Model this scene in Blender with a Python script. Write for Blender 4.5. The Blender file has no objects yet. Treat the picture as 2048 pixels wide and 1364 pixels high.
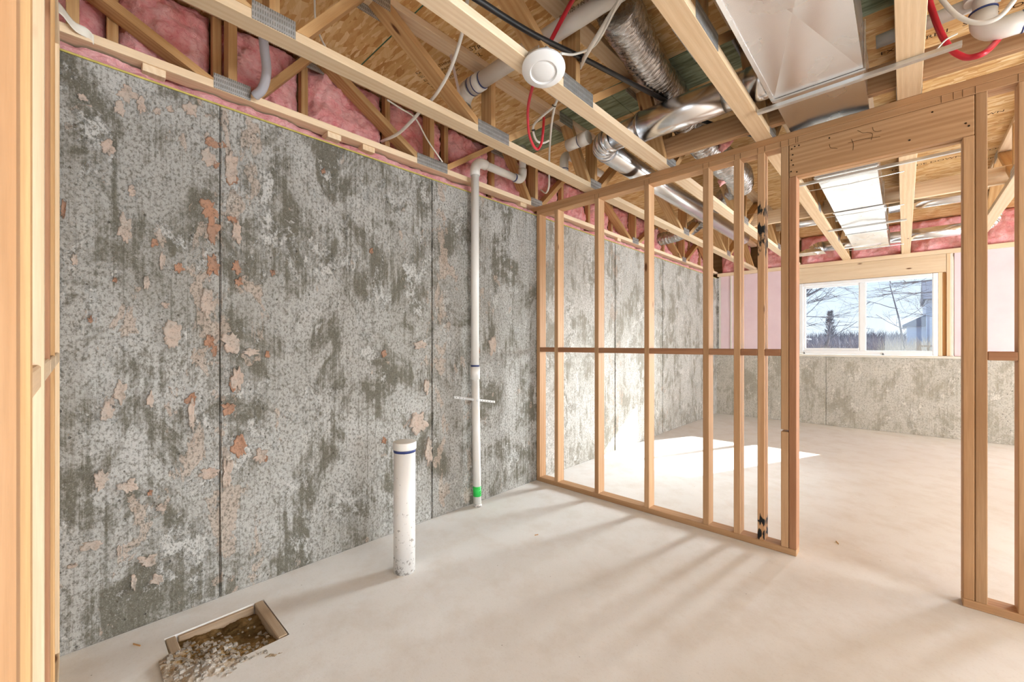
import bpy, math, random
from mathutils import Matrix, Vector, noise

# ---------------------------------------------------------------- camera, sky, sun, fill lamps, exposure
scn = bpy.context.scene
COL = scn.collection
random.seed(7)

cam_d = bpy.data.cameras.new('camera')
cam_d.sensor_width = 36.0
cam_d.lens = 830.0 / 2048.0 * 36.0
cam_d.shift_y = 5.0 / 2048.0
cam_d.clip_start = 0.02
cam_d.clip_end = 500
cam = bpy.data.objects.new('camera', cam_d)
COL.objects.link(cam)
cam.location = (0, 0, 1.234)
cam.rotation_euler = (math.radians(90), 0, math.radians(43.37))
scn.camera = cam

SUN_DIR = Vector((-0.43, -1.0, -0.53)).normalized()
world = bpy.data.worlds.new('world')
scn.world = world
world.use_nodes = True
wn = world.node_tree
wn.nodes.clear()
tc = wn.nodes.new('ShaderNodeTexCoord')
sx_ = wn.nodes.new('ShaderNodeSeparateXYZ')
wn.links.new(tc.outputs['Generated'], sx_.inputs[0])
rp = wn.nodes.new('ShaderNodeValToRGB')
rp.color_ramp.elements[0].position = 0.0
rp.color_ramp.elements[0].color = (0.80, 0.88, 0.98, 1)
rp.color_ramp.elements[1].position = 0.9
rp.color_ramp.elements[1].color = (0.16, 0.32, 0.72, 1)
e_ = rp.color_ramp.elements.new(0.25)
e_.color = (0.52, 0.70, 0.97, 1)
wn.links.new(sx_.outputs[2], rp.inputs[0])
bg = wn.nodes.new('ShaderNodeBackground')
bg.inputs['Strength'].default_value = 1.2
wo = wn.nodes.new('ShaderNodeOutputWorld')
wn.links.new(rp.outputs[0], bg.inputs[0])
wn.links.new(bg.outputs[0], wo.inputs[0])

def light(name, kind, energy, color, loc, direction, size=None):
    d = bpy.data.lights.new(name, kind)
    d.energy = energy
    d.color = color
    if kind == 'SUN':
        d.angle = math.radians(0.6)
    if size:
        d.shape = 'RECTANGLE'
        d.size, d.size_y = size
    o = bpy.data.objects.new(name, d)
    COL.objects.link(o)
    o.location = loc
    o.rotation_euler = Vector(direction).to_track_quat('-Z', 'Y').to_euler()
    return o

light('sun', 'SUN', 16.0, (1.0, 0.96, 0.90), (3, 20, 14), SUN_DIR)
# added wide, low second sun as sky glow, to throw the stud shadows
glow = light('added_sky_glow', 'SUN', 30.0, (0.95, 0.98, 1.0), (2, 20, 10), (-0.36, -1.0, -0.25))
glow.data.angle = math.radians(26)
# added fill lamps with a daylight tint, in made-up openings out of view
light('fill_lamp_far', 'AREA', 55, (0.86, 0.93, 1.0), (2.90, 7.80, 1.10), (-0.30, -1, 0.0), (0.75, 1.9))
light('fill_lamp_side', 'AREA', 250, (0.86, 0.93, 1.0), (4.92, 5.2, 1.15), (-1, -0.1, 0.15), (2.2, 2.0))
light('fill_lamp_near', 'AREA', 235, (0.86, 0.94, 1.0), (4.92, 1.5, 1.35), (-1, -0.03, 0.22), (2.6, 1.5))
light('fill_lamp_back', 'AREA', 40, (0.86, 0.94, 1.0), (0.8, -3.92, 1.2), (-0.1, 1, 0.35), (2.6, 2.0))

scn.view_settings.view_transform = 'Standard'
scn.view_settings.look = 'None'
scn.view_settings.exposure = 0.22
scn.view_settings.gamma = 1.0
scn.view_settings.use_curve_mapping = False
scn.cycles.sample_clamp_indirect = 6.0
scn.cycles.caustics_reflective = False
scn.cycles.caustics_refractive = False
scn.cycles.max_bounces = 10
scn.cycles.diffuse_bounces = 6

# ---------------------------------------------------------------- materials
class NT:
    """small helper around a node tree"""
    def __init__(self, name):
        self.m = bpy.data.materials.new(name)
        self.m.use_nodes = True
        self.t = self.m.node_tree
        self.b = self.t.nodes['Principled BSDF']
        self.out = self.t.nodes['Material Output']
    def n(self, kind, **kw):
        x = self.t.nodes.new('ShaderNode' + kind)
        for k, v in kw.items():
            setattr(x, k, v)
        return x
    def l(self, a, b):
        self.t.links.new(a, b)
    def inp(self, node, key, v):
        if hasattr(v, 'links') or hasattr(v, 'is_output'):
            self.l(v, node.inputs[key])
        else:
            node.inputs[key].default_value = v
    def coord(self, kind='Object', scale=(1, 1, 1), rot=(0, 0, 0), loc=(0, 0, 0), src=None):
        if src is None:
            if kind == 'World':
                src = self.n('NewGeometry').outputs['Position']
            else:
                src = self.n('TexCoord').outputs[kind]
        mp = self.n('Mapping')
        mp.inputs['Scale'].default_value = scale
        mp.inputs['Rotation'].default_value = rot
        mp.inputs['Location'].default_value = loc
        self.l(src, mp.inputs['Vector'])
        return mp.outputs[0]
    def noise(self, vec, scale, detail=4, rough=0.55, dist=0.0, w=None):
        x = self.n('TexNoise')
        if w is not None:
            x.noise_dimensions = '4D'
            self.inp(x, 'W', w)
        self.l(vec, x.inputs['Vector'])
        x.inputs['Scale'].default_value = scale
        x.inputs['Detail'].default_value = detail
        x.inputs['Roughness'].default_value = rough
        x.inputs['Distortion'].default_value = dist
        return x.outputs['Fac']
    def vor(self, vec, scale, feature='F1', out='Distance', rnd=1.0):
        x = self.n('TexVoronoi', feature=feature)
        self.l(vec, x.inputs['Vector'])
        x.inputs['Scale'].default_value = scale
        x.inputs['Randomness'].default_value = rnd
        return x.outputs[out]
    def ramp(self, fac, stops):
        x = self.n('ValToRGB')
        e = x.color_ramp.elements
        while len(e) < len(stops):
            e.new(0.5)
        for i, (p, c) in enumerate(stops):
            e[i].position = p
            e[i].color = (c, c, c, 1) if isinstance(c, (int, float)) else (*c, 1)
        self.l(fac, x.inputs[0])
        return x.outputs[0]
    def mix(self, fac, a, b, mode='MIX'):
        x = self.n('MixRGB', blend_type=mode)
        for k, v in ((0, fac), (1, a), (2, b)):
            if isinstance(v, tuple):
                x.inputs[k].default_value = (*v, 1)
            elif isinstance(v, (int, float)):
                x.inputs[k].default_value = v
            else:
                self.l(v, x.inputs[k])
        return x.outputs[0]
    def math(self, op, a, b=0.0):
        x = self.n('Math', operation=op)
        for k, v in ((0, a), (1, b)):
            if isinstance(v, (int, float)):
                x.inputs[k].default_value = v
            else:
                self.l(v, x.inputs[k])
        return x.outputs[0]
    def sep(self, vec):
        x = self.n('SeparateXYZ')
        self.l(vec, x.inputs[0])
        return x.outputs
    def rand(self):
        return self.n('ObjectInfo').outputs['Random']
    def bump(self, h, strength=0.3, dist=0.01):
        x = self.n('Bump')
        x.inputs['Strength'].default_value = strength
        x.inputs['Distance'].default_value = dist
        self.l(h, x.inputs['Height'])
        self.l(x.outputs[0], self.b.inputs['Normal'])
    def fin(self, col=None, rough=0.6, metal=0.0, spec=None):
        if col is not None:
            self.inp(self.b, 'Base Color', (*col, 1) if isinstance(col, tuple) else col)
        self.inp(self.b, 'Roughness', rough)
        self.inp(self.b, 'Metallic', metal)
        if spec is not None:
            self.b.inputs['Specular IOR Level'].default_value = spec
        return self.m

def wood(name, light_c, dark_c, knot=(0.13, 0.05, 0.02), knots=True, extra=None):
    k = NT(name)
    r = k.rand()
    off = k.n('CombineXYZ')
    k.l(k.math('MULTIPLY', r, 37.0), off.inputs[0])
    k.l(k.math('MULTIPLY', r, 11.0), off.inputs[1])
    add = k.n('VectorMath', operation='ADD')
    k.l(k.n('TexCoord').outputs['Object'], add.inputs[0])
    k.l(off.outputs[0], add.inputs[1])
    base = add.outputs[0]
    g = k.noise(k.coord(src=base, scale=(0.9, 16, 16)), 2.2, 5, 0.6, 0.6)
    fine = k.noise(k.coord(src=base, scale=(3, 90, 90)), 3.0, 3, 0.6)
    ring = k.n('TexWave', wave_type='BANDS', bands_direction='Y')
    k.l(k.coord(src=base, scale=(0.35, 9, 9)), ring.inputs['Vector'])
    ring.inputs['Scale'].default_value = 1.3
    ring.inputs['Distortion'].default_value = 9.0
    ring.inputs['Detail'].default_value = 2.0
    ring.inputs['Detail Scale'].default_value = 0.8
    t = k.math('ADD', k.math('MULTIPLY', g, 0.72), k.math('MULTIPLY', ring.outputs['Fac'], 0.28))
    c = k.mix(k.ramp(t, [(0.28, 0.0), (0.72, 1.0)]), light_c, dark_c)
    c = k.mix(k.ramp(fine, [(0.3, 0.0), (0.75, 0.35)]), c, tuple(v * 0.72 for v in dark_c))
    # board to board difference in tone
    tone = k.ramp(r, [(0.0, (0.80, 0.74, 0.66)), (0.35, (1.0, 0.96, 0.90)), (0.7, (0.92, 0.82, 0.70)), (1.0, (1.05, 1.02, 0.98))])
    c = k.mix(1.0, c, tone, 'MULTIPLY')
    if knots:
        v = k.vor(k.coord(src=base, scale=(1.0, 3.2, 3.2)), 2.0)
        c = k.mix(k.ramp(v, [(0.05, 1.0), (0.085, 0.0)]), c, knot)
    if extra:
        c = extra(k, c)
    k.bump(fine, 0.12, 0.002)
    return k.fin(c, 0.62, 0, 0.25)

PINE = wood('pine_board', (0.82, 0.695, 0.53), (0.73, 0.57, 0.395))
PINE2 = wood('pine_stud_board', (0.60, 0.40, 0.24), (0.45, 0.265, 0.14))

def spray(k, c):
    p = k.sep(k.n('TexCoord').outputs['Object'])
    nz = k.noise(k.coord(scale=(6, 26, 26)), 1.9, 3, 0.55)
    m = None
    for zc, h in ((0.83, 0.06), (0.72, 0.05), (0.63, 0.07), (-1.06, 0.03), (-1.135, 0.03)):
        d = k.math('ABSOLUTE', k.math('SUBTRACT', p[0], zc))
        v = k.math('SUBTRACT', 1.0, k.math('DIVIDE', d, h * 1.4))
        m = v if m is None else k.math('MAXIMUM', m, v)
    s = k.ramp(k.math('ADD', k.math('MULTIPLY', m, 0.55), k.math('MULTIPLY', k.math('SUBTRACT', nz, 0.5), 2.2)), [(0.30, 0.0), (0.44, 1.0)])
    return k.mix(s, c, (0.012, 0.011, 0.010))
PINE_SPRAYED = wood('pine_board_with_black_spray', (0.62, 0.42, 0.26), (0.50, 0.28, 0.14), extra=spray)
PINE_WEB = wood('pine_web_board', (0.64, 0.44, 0.235), (0.49, 0.29, 0.13))
PINE_RED = wood('reddish_pine_board', (0.46, 0.26, 0.155), (0.34, 0.165, 0.09))
DUSTY = wood('dusty_form_board', (0.50, 0.42, 0.335), (0.40, 0.32, 0.24))
SILLWOOD = wood('treated_sill_wood', (0.36, 0.26, 0.13), (0.25, 0.17, 0.08))

def mat_osb(name, green=None):
    k = NT(name)
    pos = k.n('NewGeometry').outputs['Position']
    warp = k.noise(k.coord(src=pos), 1.6, 2)
    cols = None
    hs = None
    for i, (ang, sc, sx) in enumerate(((0.25, 13.0, 5.0), (-0.55, 15.0, 4.5), (1.2, 12.0, 4.0))):
        a = k.n('VectorMath', operation='ADD')
        k.l(pos, a.inputs[0])
        a.inputs[1].default_value = (i * 3.7, i * 1.9, 0)
        vec = k.coord(src=a.outputs[0], rot=(0, 0, ang), scale=(1, sx, 1))
        v = k.n('TexVoronoi')
        k.l(vec, v.inputs['Vector'])
        v.inputs['Scale'].default_value = sc
        sp = k.sep(v.outputs['Color'])
        gr = k.noise(k.coord(src=vec, scale=(3, 40, 1)), 1.0, 3, 0.6)
        tone = k.math('ADD', k.math('MULTIPLY', sp[0], 0.75), k.math('MULTIPLY', gr, 0.35))
        c = k.ramp(tone, [(0.05, (0.40, 0.19, 0.06)), (0.30, (0.55, 0.31, 0.12)), (0.62, (0.67, 0.44, 0.20)), (0.95, (0.80, 0.62, 0.37))])
        if cols is None:
            cols, hs = c, sp[1]
        else:
            cols = k.mix(k.ramp(sp[2], [(0.45, 0.0), (0.52, 1.0)]), cols, c)
            hs = k.math('MAXIMUM', hs, sp[1])
    cols = k.mix(k.ramp(warp, [(0.42, 0.0), (0.75, 0.45)]), cols, (0.50, 0.27, 0.09))
    if green is not None:
        y = k.sep(pos)[1]
        st = k.noise(k.coord(src=pos, scale=(2, 14, 1)), 3.0, 4, 0.6)
        g = k.mix(k.ramp(st, [(0.35, 0.0), (0.65, 1.0)]), (0.045, 0.12, 0.08), (0.33, 0.45, 0.32))
        cols = k.mix(k.math('LESS_THAN', y, green), cols, k.mix(0.82, cols, g))
    k.bump(hs, 0.25, 0.004)
    return k.fin(cols, 0.7, 0, 0.2)
OSB = mat_osb('oriented_strand_board')
OSB_GREEN = mat_osb('oriented_strand_board_green_edge', green=2.78)

def mat_concrete(name, light_c, mid_c, dark_c, tan=1.0, seams=()):
    k = NT(name)
    pos = k.n('NewGeometry').outputs['Position']
    P = k.sep(pos)
    big = k.noise(k.coord(src=pos, scale=(1, 1, 0.7)), 1.5, 7, 0.62, 0.5)
    med = k.noise(k.coord(src=pos, scale=(1, 1, 0.7), loc=(3, 1, 7)), 3.6, 12, 0.72, 0.5)
    streak = k.noise(k.coord(src=pos, scale=(24, 24, 0.9)), 1.5, 8, 0.72)
    fine = k.noise(k.coord(src=pos, scale=(1, 1, 0.8)), 85, 7, 0.78)
    vfine = k.noise(k.coord(src=pos), 190, 2, 0.6)
    c = k.mix(k.ramp(k.math('ADD', k.math('MULTIPLY', big, 0.75), k.math('MULTIPLY', streak, 0.25)), [(0.38, 0.0), (0.60, 1.0)]), mid_c, light_c)
    dk_ = k.math('ADD', k.math('MULTIPLY', med, 0.70), k.math('MULTIPLY', streak, 0.30))
    c = k.mix(k.ramp(dk_, [(0.485, 0.0), (0.555, 0.92)]), c, dark_c)
    # chalky bloom in ragged islands
    bl = k.noise(k.coord(src=pos, scale=(1, 1, 0.7), loc=(9, 4, 2)), 6.0, 15, 0.80, 0.3)
    blm = k.ramp(bl, [(0.545, 0.0), (0.575, 0.85)])
    c = k.mix(blm, c, tuple(min(1, v * 1.16) for v in light_c))
    # thin tan skim left beside the form joints
    tn = None
    h = k.math('ADD', k.math('MULTIPLY', med, 0.6), k.math('ADD', k.math('MULTIPLY', fine, 0.5), k.math('MULTIPLY', streak, 0.3)))
    h = k.math('ADD', h, k.math('MULTIPLY', blm, 0.18))
    if tan > 0:
        near = None
        for s, wd, am in seams:
            d = k.math('ABSOLUTE', k.math('SUBTRACT', P[1], s))
            f = k.math('MULTIPLY', k.math('MAXIMUM', k.math('SUBTRACT', 1.0, k.math('DIVIDE', d, wd)), 0.0), am)
            near = f if near is None else k.math('MAXIMUM', near, f)
        tv = k.noise(k.coord(src=pos, scale=(1.3, 1.3, 0.7), loc=(1, 8, 3)), 6.5, 9, 0.62, 0.4)
        tn = k.ramp(k.math('ADD', tv, k.math('MULTIPLY', near, 0.15)), [(0.655, 0.0), (0.668, 1.0)])
        tcol = k.mix(k.ramp(bl, [(0.4, 0.0), (0.62, 1.0)]), (0.44, 0.335, 0.265), (0.52, 0.435, 0.36))
        c = k.mix(k.math('MULTIPLY', tn, 0.72 * tan), c, tcol)
        h = k.math('ADD', h, k.math('MULTIPLY', tn, 0.3))
    # form-board grain and hairline cracks running up the wall
    gl = k.noise(k.coord(src=pos, scale=(70, 70, 1.2)), 1.0, 3, 0.6)
    c = k.mix(k.ramp(gl, [(0.30, 0.45), (0.42, 0.0)]), c, tuple(v * 0.7 for v in dark_c))
    c = k.mix(k.ramp(fine, [(0.40, 0.8), (0.52, 0.0)]), c, tuple(v * 0.8 for v in dark_c))
    c = k.mix(k.ramp(vfine, [(0.55, 0.0), (0.75, 0.35)]), c, tuple(min(1, v * 1.15) for v in light_c))
    # air holes
    pit = k.vor(k.coord(src=pos, scale=(1, 1, 0.8)), 17.0)
    pm = k.ramp(pit, [(0.05, 1.0), (0.085, 0.0)])
    c = k.mix(k.math('MULTIPLY', pm, 0.7), c, (0.06, 0.05, 0.04))
    h = k.math('SUBTRACT', h, k.math('MULTIPLY', pm, 0.5))
    k.bump(h, 0.75, 0.016)
    return k.fin(c, 0.88, 0, 0.2)
CONC = mat_concrete('poured_concrete_wall', (0.48, 0.47, 0.445), (0.32, 0.305, 0.275), (0.125, 0.113, 0.083), 1.0,
                    ((0.50, 0.30, 1.0), (0.12, 0.35, 0.45), (1.80, 0.20, 1.0), (2.15, 0.25, 0.6), (4.30, 0.25, 0.8), (5.57, 0.2, 0.6)))
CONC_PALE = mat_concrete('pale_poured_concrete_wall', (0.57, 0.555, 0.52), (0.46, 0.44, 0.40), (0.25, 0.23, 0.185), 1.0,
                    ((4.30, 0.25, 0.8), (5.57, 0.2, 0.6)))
CONC_FAR = mat_concrete('poured_concrete_far_wall', (0.60, 0.57, 0.51), (0.52, 0.49, 0.43), (0.36, 0.33, 0.265), 0.0)

def mat_floor():
    k = NT('dusty_slab')
    pos = k.n('NewGeometry').outputs['Position']
    a = k.noise(k.coord(src=pos), 0.9, 5, 0.6, 0.5)
    b = k.noise(k.coord(src=pos, scale=(1, 1, 1), rot=(0, 0, 0.7)), 5.0, 7, 0.65)
    f = k.noise(k.coord(src=pos), 90, 3, 0.7)
    c = k.mix(k.ramp(a, [(0.35, 0.0), (0.65, 1.0)]), (0.71, 0.695, 0.675), (0.75, 0.745, 0.735))
    c = k.mix(k.ramp(b, [(0.46, 0.0), (0.70, 0.75)]), c, (0.645, 0.605, 0.56))
    c = k.mix(k.ramp(f, [(0.25, 0.35), (0.45, 0.0)]), c, (0.55, 0.51, 0.46))
    sp = k.vor(k.coord(src=pos), 9.0)
    c = k.mix(k.ramp(sp, [(0.018, 0.7), (0.028, 0.0)]), c, (0.14, 0.12, 0.10))
    k.bump(k.math('ADD', k.math('MULTIPLY', b, 0.7), k.math('MULTIPLY', f, 0.3)), 0.18, 0.006)
    return k.fin(c, k.ramp(b, [(0.3, 0.55), (0.7, 0.75)]), 0, 0.3)
FLOOR = mat_floor()

def mat_pink(name, a, b, d):
    k = NT(name)
    pos = k.n('NewGeometry').outputs['Position']
    n1 = k.noise(k.coord(src=pos), 9, 6, 0.65, 0.8)
    n2 = k.noise(k.coord(src=pos, scale=(1, 0.5, 1.0)), 45, 5, 0.7, 1.5)
    c = k.mix(k.ramp(n1, [(0.32, 0.0), (0.62, 1.0)]), b, a)
    c = k.mix(k.ramp(n2, [(0.30, 0.65), (0.52, 0.0)]), c, d)
    k.bump(k.math('ADD', n1, k.math('MULTIPLY', n2, 0.8)), 0.8, 0.02)
    m = k.fin(c, 0.95, 0, 0.1)
    return m
PINK = mat_pink('pink_fibreglass', (0.98, 0.58, 0.58), (0.93, 0.36, 0.37), (0.78, 0.20, 0.22))
PINKPALE = mat_pink('pale_pink_fluff', (0.82, 0.47, 0.47), (0.70, 0.30, 0.31), (0.48, 0.12, 0.13))

def mat_metal(name, col, rough, sp=40, var=0.12, bump=0.0):
    k = NT(name)
    vec = k.coord('Object')
    v = k.n('TexVoronoi')
    k.l(vec, v.inputs['Vector'])
    v.inputs['Scale'].default_value = sp
    s = k.sep(v.outputs['Color'])[0]
    n1 = k.noise(vec, 3.5, 3, 0.5)
    c = k.mix(k.math('MULTIPLY', s, var * 2), col, tuple(x * 0.72 for x in col))
    r = k.math('ADD', rough - 0.03, k.math('MULTIPLY', n1, 0.06))
    if bump:
        k.bump(n1, bump, 0.02)
    return k.fin(c, r, 1.0)
GALV = mat_metal('galvanised_sheet', (0.82, 0.83, 0.84), 0.27, 55, 0.05, 0.0)
GALVPIPE = mat_metal('galvanised_pipe_metal', (0.80, 0.81, 0.83), 0.24, 30, 0.05)
STEEL = mat_metal('hanger_steel', (0.74, 0.76, 0.76), 0.38, 60, 0.1)

def mat_plate():
    k = NT('toothed_steel_plate')
    vec = k.n('TexCoord').outputs['Object']
    P = k.sep(vec)
    def cell(sock, pitch, lo):
        return k.math('LESS_THAN', k.math('FRACT', k.math('ADD', k.math('DIVIDE', sock, pitch), 40.0)), lo)
    slot = k.math('MULTIPLY', cell(P[0], 0.0085, 0.48), cell(P[1], 0.0235, 0.62))
    n = k.noise(k.coord(), 30, 3)
    c = k.mix(k.ramp(n, [(0.3, 0.0), (0.7, 1.0)]), (0.40, 0.41, 0.41), (0.60, 0.61, 0.61))
    c = k.mix(k.math('MULTIPLY', slot, 0.85), c, (0.10, 0.085, 0.06))
    k.bump(slot, 0.6, -0.003)
    return k.fin(c, 0.45, k.math('SUBTRACT', 0.85, k.math('MULTIPLY', slot, 0.85)))
PLATE = mat_plate()

def mat_foil():
    k = NT('grey_foil_duct_jacket')
    n1 = k.noise(k.coord('Object', scale=(6, 30, 6)), 1.6, 4, 0.6, 1.2)
    n2 = k.noise(k.coord('Object', scale=(16, 50, 16)), 1.5, 3, 0.6, 1.0)
    c = k.mix(k.ramp(n2, [(0.35, 0.0), (0.65, 1.0)]), (0.42, 0.40, 0.385), (0.66, 0.65, 0.65))
    k.bump(k.math('ADD', n1, k.math('MULTIPLY', n2, 0.3)), 0.7, 0.016)
    return k.fin(c, 0.20, 0.96)
FOIL = mat_foil()

def plain(name, col, rough=0.5, spec=0.5, var=0.0, sc=8, metal=0.0, col2=None):
    k = NT(name)
    if var:
        n = k.noise(k.coord(), sc, 5, 0.6)
        c = k.mix(k.ramp(n, [(0.35, 0.0), (0.65, 1.0)]), col, col2 or tuple(x * (1 - var) for x in col))
        return k.fin(c, rough, metal, spec)
    return k.fin(col, rough, metal, spec)
PVC = plain('white_pvc', (0.78, 0.76, 0.72), 0.35, 0.5, 0.06, 5)
VINYL = plain('white_vinyl', (0.82, 0.83, 0.84), 0.35, 0.5, 0.02)
BLACKR = plain('black_rubber', (0.018, 0.018, 0.02), 0.35, 0.5, 0.2)
RED = plain('red_tube_plastic', (0.62, 0.025, 0.045), 0.3, 0.5, 0.15)
WHITEC = plain('white_cable_plastic', (0.76, 0.74, 0.69), 0.45, 0.5, 0.05)
GREYC = plain('grey_tube_plastic', (0.42, 0.41, 0.45), 0.4, 0.5, 0.08)
BLUE = plain('blue_pipe_primer', (0.035, 0.055, 0.20), 0.5, 0.4, 0.3, 60)
GREENT = plain('green_tape_plastic', (0.03, 0.62, 0.10), 0.45, 0.4, 0.08)
GREENP = plain('green_edge_paint', (0.05, 0.16, 0.11), 0.8, 0.2, 0.3, 30)
INK = plain('black_stamp_ink', (0.045, 0.026, 0.014), 0.9, 0.1, 0.3, 90)
DISC = plain('white_disc_plastic', (0.80, 0.80, 0.80), 0.38, 0.5, 0.02)
FOAM = plain('pale_pink_foam_board', (0.76, 0.60, 0.63), 0.8, 0.2, 0.05, 3, col2=(0.72, 0.55, 0.585))
SEAL = plain('yellow_sill_foam', (0.56, 0.46, 0.13), 0.85, 0.2, 0.25, 30)
PAPER = plain('off_white_wrap', (0.70, 0.66, 0.58), 0.8, 0.2, 0.08)
PERF = plain('white_strap_metal', (0.74, 0.74, 0.73), 0.45, 0.4, 0.12, 60)
def mat_flake(name, a, b, d):
    k = NT(name)
    pos = k.n('NewGeometry').outputs['Position']
    n1 = k.noise(k.coord(src=pos), 16, 6, 0.7)
    n2 = k.noise(k.coord(src=pos), 70, 5, 0.75)
    c = k.mix(k.ramp(n1, [(0.38, 0.0), (0.62, 1.0)]), a, b)
    c = k.mix(k.ramp(n2, [(0.34, 0.85), (0.50, 0.0)]), c, d)
    k.bump(k.math('ADD', n1, n2), 0.6, 0.008)
    return k.fin(c, 0.92, 0, 0.12)
FLAKE = mat_flake('tan_cement_flake', (0.46, 0.355, 0.29), (0.40, 0.345, 0.295), (0.20, 0.17, 0.135))
HOLLOW = mat_flake('terracotta_hollow', (0.40, 0.215, 0.135), (0.33, 0.21, 0.15), (0.17, 0.10, 0.07))
SEAMDARK = plain('form_joint_grit', (0.17, 0.145, 0.115), 0.95, 0.1, 0.3, 60)
DIRT = plain('brown_soil', (0.26, 0.16, 0.07), 0.98, 0.05, 0.45, 35)
def mat_mortar():
    k = NT('grey_mortar_and_soil')
    n = k.noise(k.coord(), 13, 7, 0.7)
    z = k.sep(k.n('NewGeometry').outputs['Position'])[2]
    t = k.math('ADD', k.math('MULTIPLY', z, 9.0), k.math('ADD', n, -0.12))
    c = k.ramp(t, [(0.0, (0.13, 0.085, 0.035)), (0.28, (0.33, 0.22, 0.10)), (0.42, (0.44, 0.36, 0.27)), (0.6, (0.58, 0.54, 0.49))])
    k.bump(k.noise(k.coord(), 60, 5, 0.7), 0.8, 0.01)
    return k.fin(c, 0.97, 0, 0.1)
MORTAR = mat_mortar()
def mat_stub():
    k = NT('spattered_white_pvc')
    p = k.sep(k.n('NewGeometry').outputs['Position'])
    low = k.ramp(p[2], [(0.0, 1.0), (0.12, 0.55), (0.5, 0.15), (0.72, 0.0)])
    v = k.noise(k.coord(), 48, 4, 0.7)
    s = k.ramp(k.math('ADD', v, k.math('MULTIPLY', k.sep(low)[0], 0.16)), [(0.675, 0.0), (0.72, 1.0)])
    c = k.mix(k.math('MULTIPLY', s, 0.8), (0.78, 0.76, 0.735), (0.24, 0.21, 0.18))
    return k.fin(c, 0.4, 0, 0.5)
STUBPVC = mat_stub()
def mat_glass():
    k = NT('window_glass')
    tr = k.n('BsdfTransparent')
    tr.inputs[0].default_value = (0.96, 0.98, 0.98, 1)
    gl = k.n('BsdfGlossy')
    gl.inputs['Roughness'].default_value = 0.02
    mx = k.n('MixShader')
    mx.inputs[0].default_value = 0.04
    k.l(tr.outputs[0], mx.inputs[1]); k.l(gl.outputs[0], mx.inputs[2])
    k.l(mx.outputs[0], k.out.inputs['Surface'])
    return k.m
GLASS = mat_glass()
BARK = plain('grey_bark', (0.19, 0.19, 0.22), 0.95, 0.1, 0.3, 12)
BRUSH = plain('bare_twig', (0.36, 0.34, 0.36), 0.95, 0.1, 0.5, 5, col2=(0.20, 0.19, 0.22))
GRASS = plain('dry_winter_grass', (0.46, 0.42, 0.36), 0.95, 0.1, 0.35, 1.2)
SIDING = plain('pale_blue_siding', (0.55, 0.60, 0.70), 0.7, 0.2, 0.06)
ROOFM = plain('dark_shingle', (0.30, 0.32, 0.37), 0.9, 0.1, 0.2, 20)
BLOCKERW = plain('light_blocker_brown', (0.30, 0.26, 0.22), 0.9, 0.1, 0.2)
PLASTER = plain('bare_basement_wall', (0.50, 0.47, 0.42), 0.9, 0.1, 0.12)

# ---------------------------------------------------------------- geometry helpers
WM = {}
def new_obj(name, me, mw, parent=None):
    o = bpy.data.objects.new(name, me)
    COL.objects.link(o)
    WM[o] = mw
    if parent is not None:
        o.parent = parent
        o.matrix_parent_inverse = Matrix.Identity(4)
        o.matrix_basis = WM[parent].inverted() @ mw
    else:
        o.matrix_basis = mw
    return o

def tag(o, label=None, cat=None, group=None, kind=None):
    if label: o['label'] = label
    if cat: o['category'] = cat
    if group: o['group'] = group
    if kind: o['kind'] = kind
    return o

def empty(name, loc, label=None, cat=None, group=None, kind=None, parent=None):
    o = new_obj(name, None, Matrix.Translation(loc), parent)
    o.empty_display_size = 0.1
    return tag(o, label, cat, group, kind)

def mesh_of(name, verts, faces, mat, smooth=False):
    me = bpy.data.meshes.new(name)
    me.from_pydata([tuple(v) for v in verts], [], faces)
    me.materials.append(mat)
    if smooth:
        me.polygons.foreach_set('use_smooth', [True] * len(me.polygons))
    me.update()
    return me

def mk(name, verts, faces, mat, parent=None, rot=None, smooth=False, base=True):
    """mesh given in world coordinates; the object's origin goes to the foot of its box (or its rotated frame)"""
    vs = [Vector(v) for v in verts]
    lo = Vector((min(v.x for v in vs), min(v.y for v in vs), min(v.z for v in vs)))
    hi = Vector((max(v.x for v in vs), max(v.y for v in vs), max(v.z for v in vs)))
    c = (lo + hi) / 2
    if rot is None:
        if base:
            c.z = lo.z
        mw = Matrix.Translation(c)
        loc = [v - c for v in vs]
    else:
        R = rot.to_4x4()
        mw = Matrix.Translation(c) @ R
        ri = rot.transposed()
        loc = [ri @ (v - c) for v in vs]
    return new_obj(name, mesh_of(name, loc, faces, mat, smooth), mw, parent)

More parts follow.
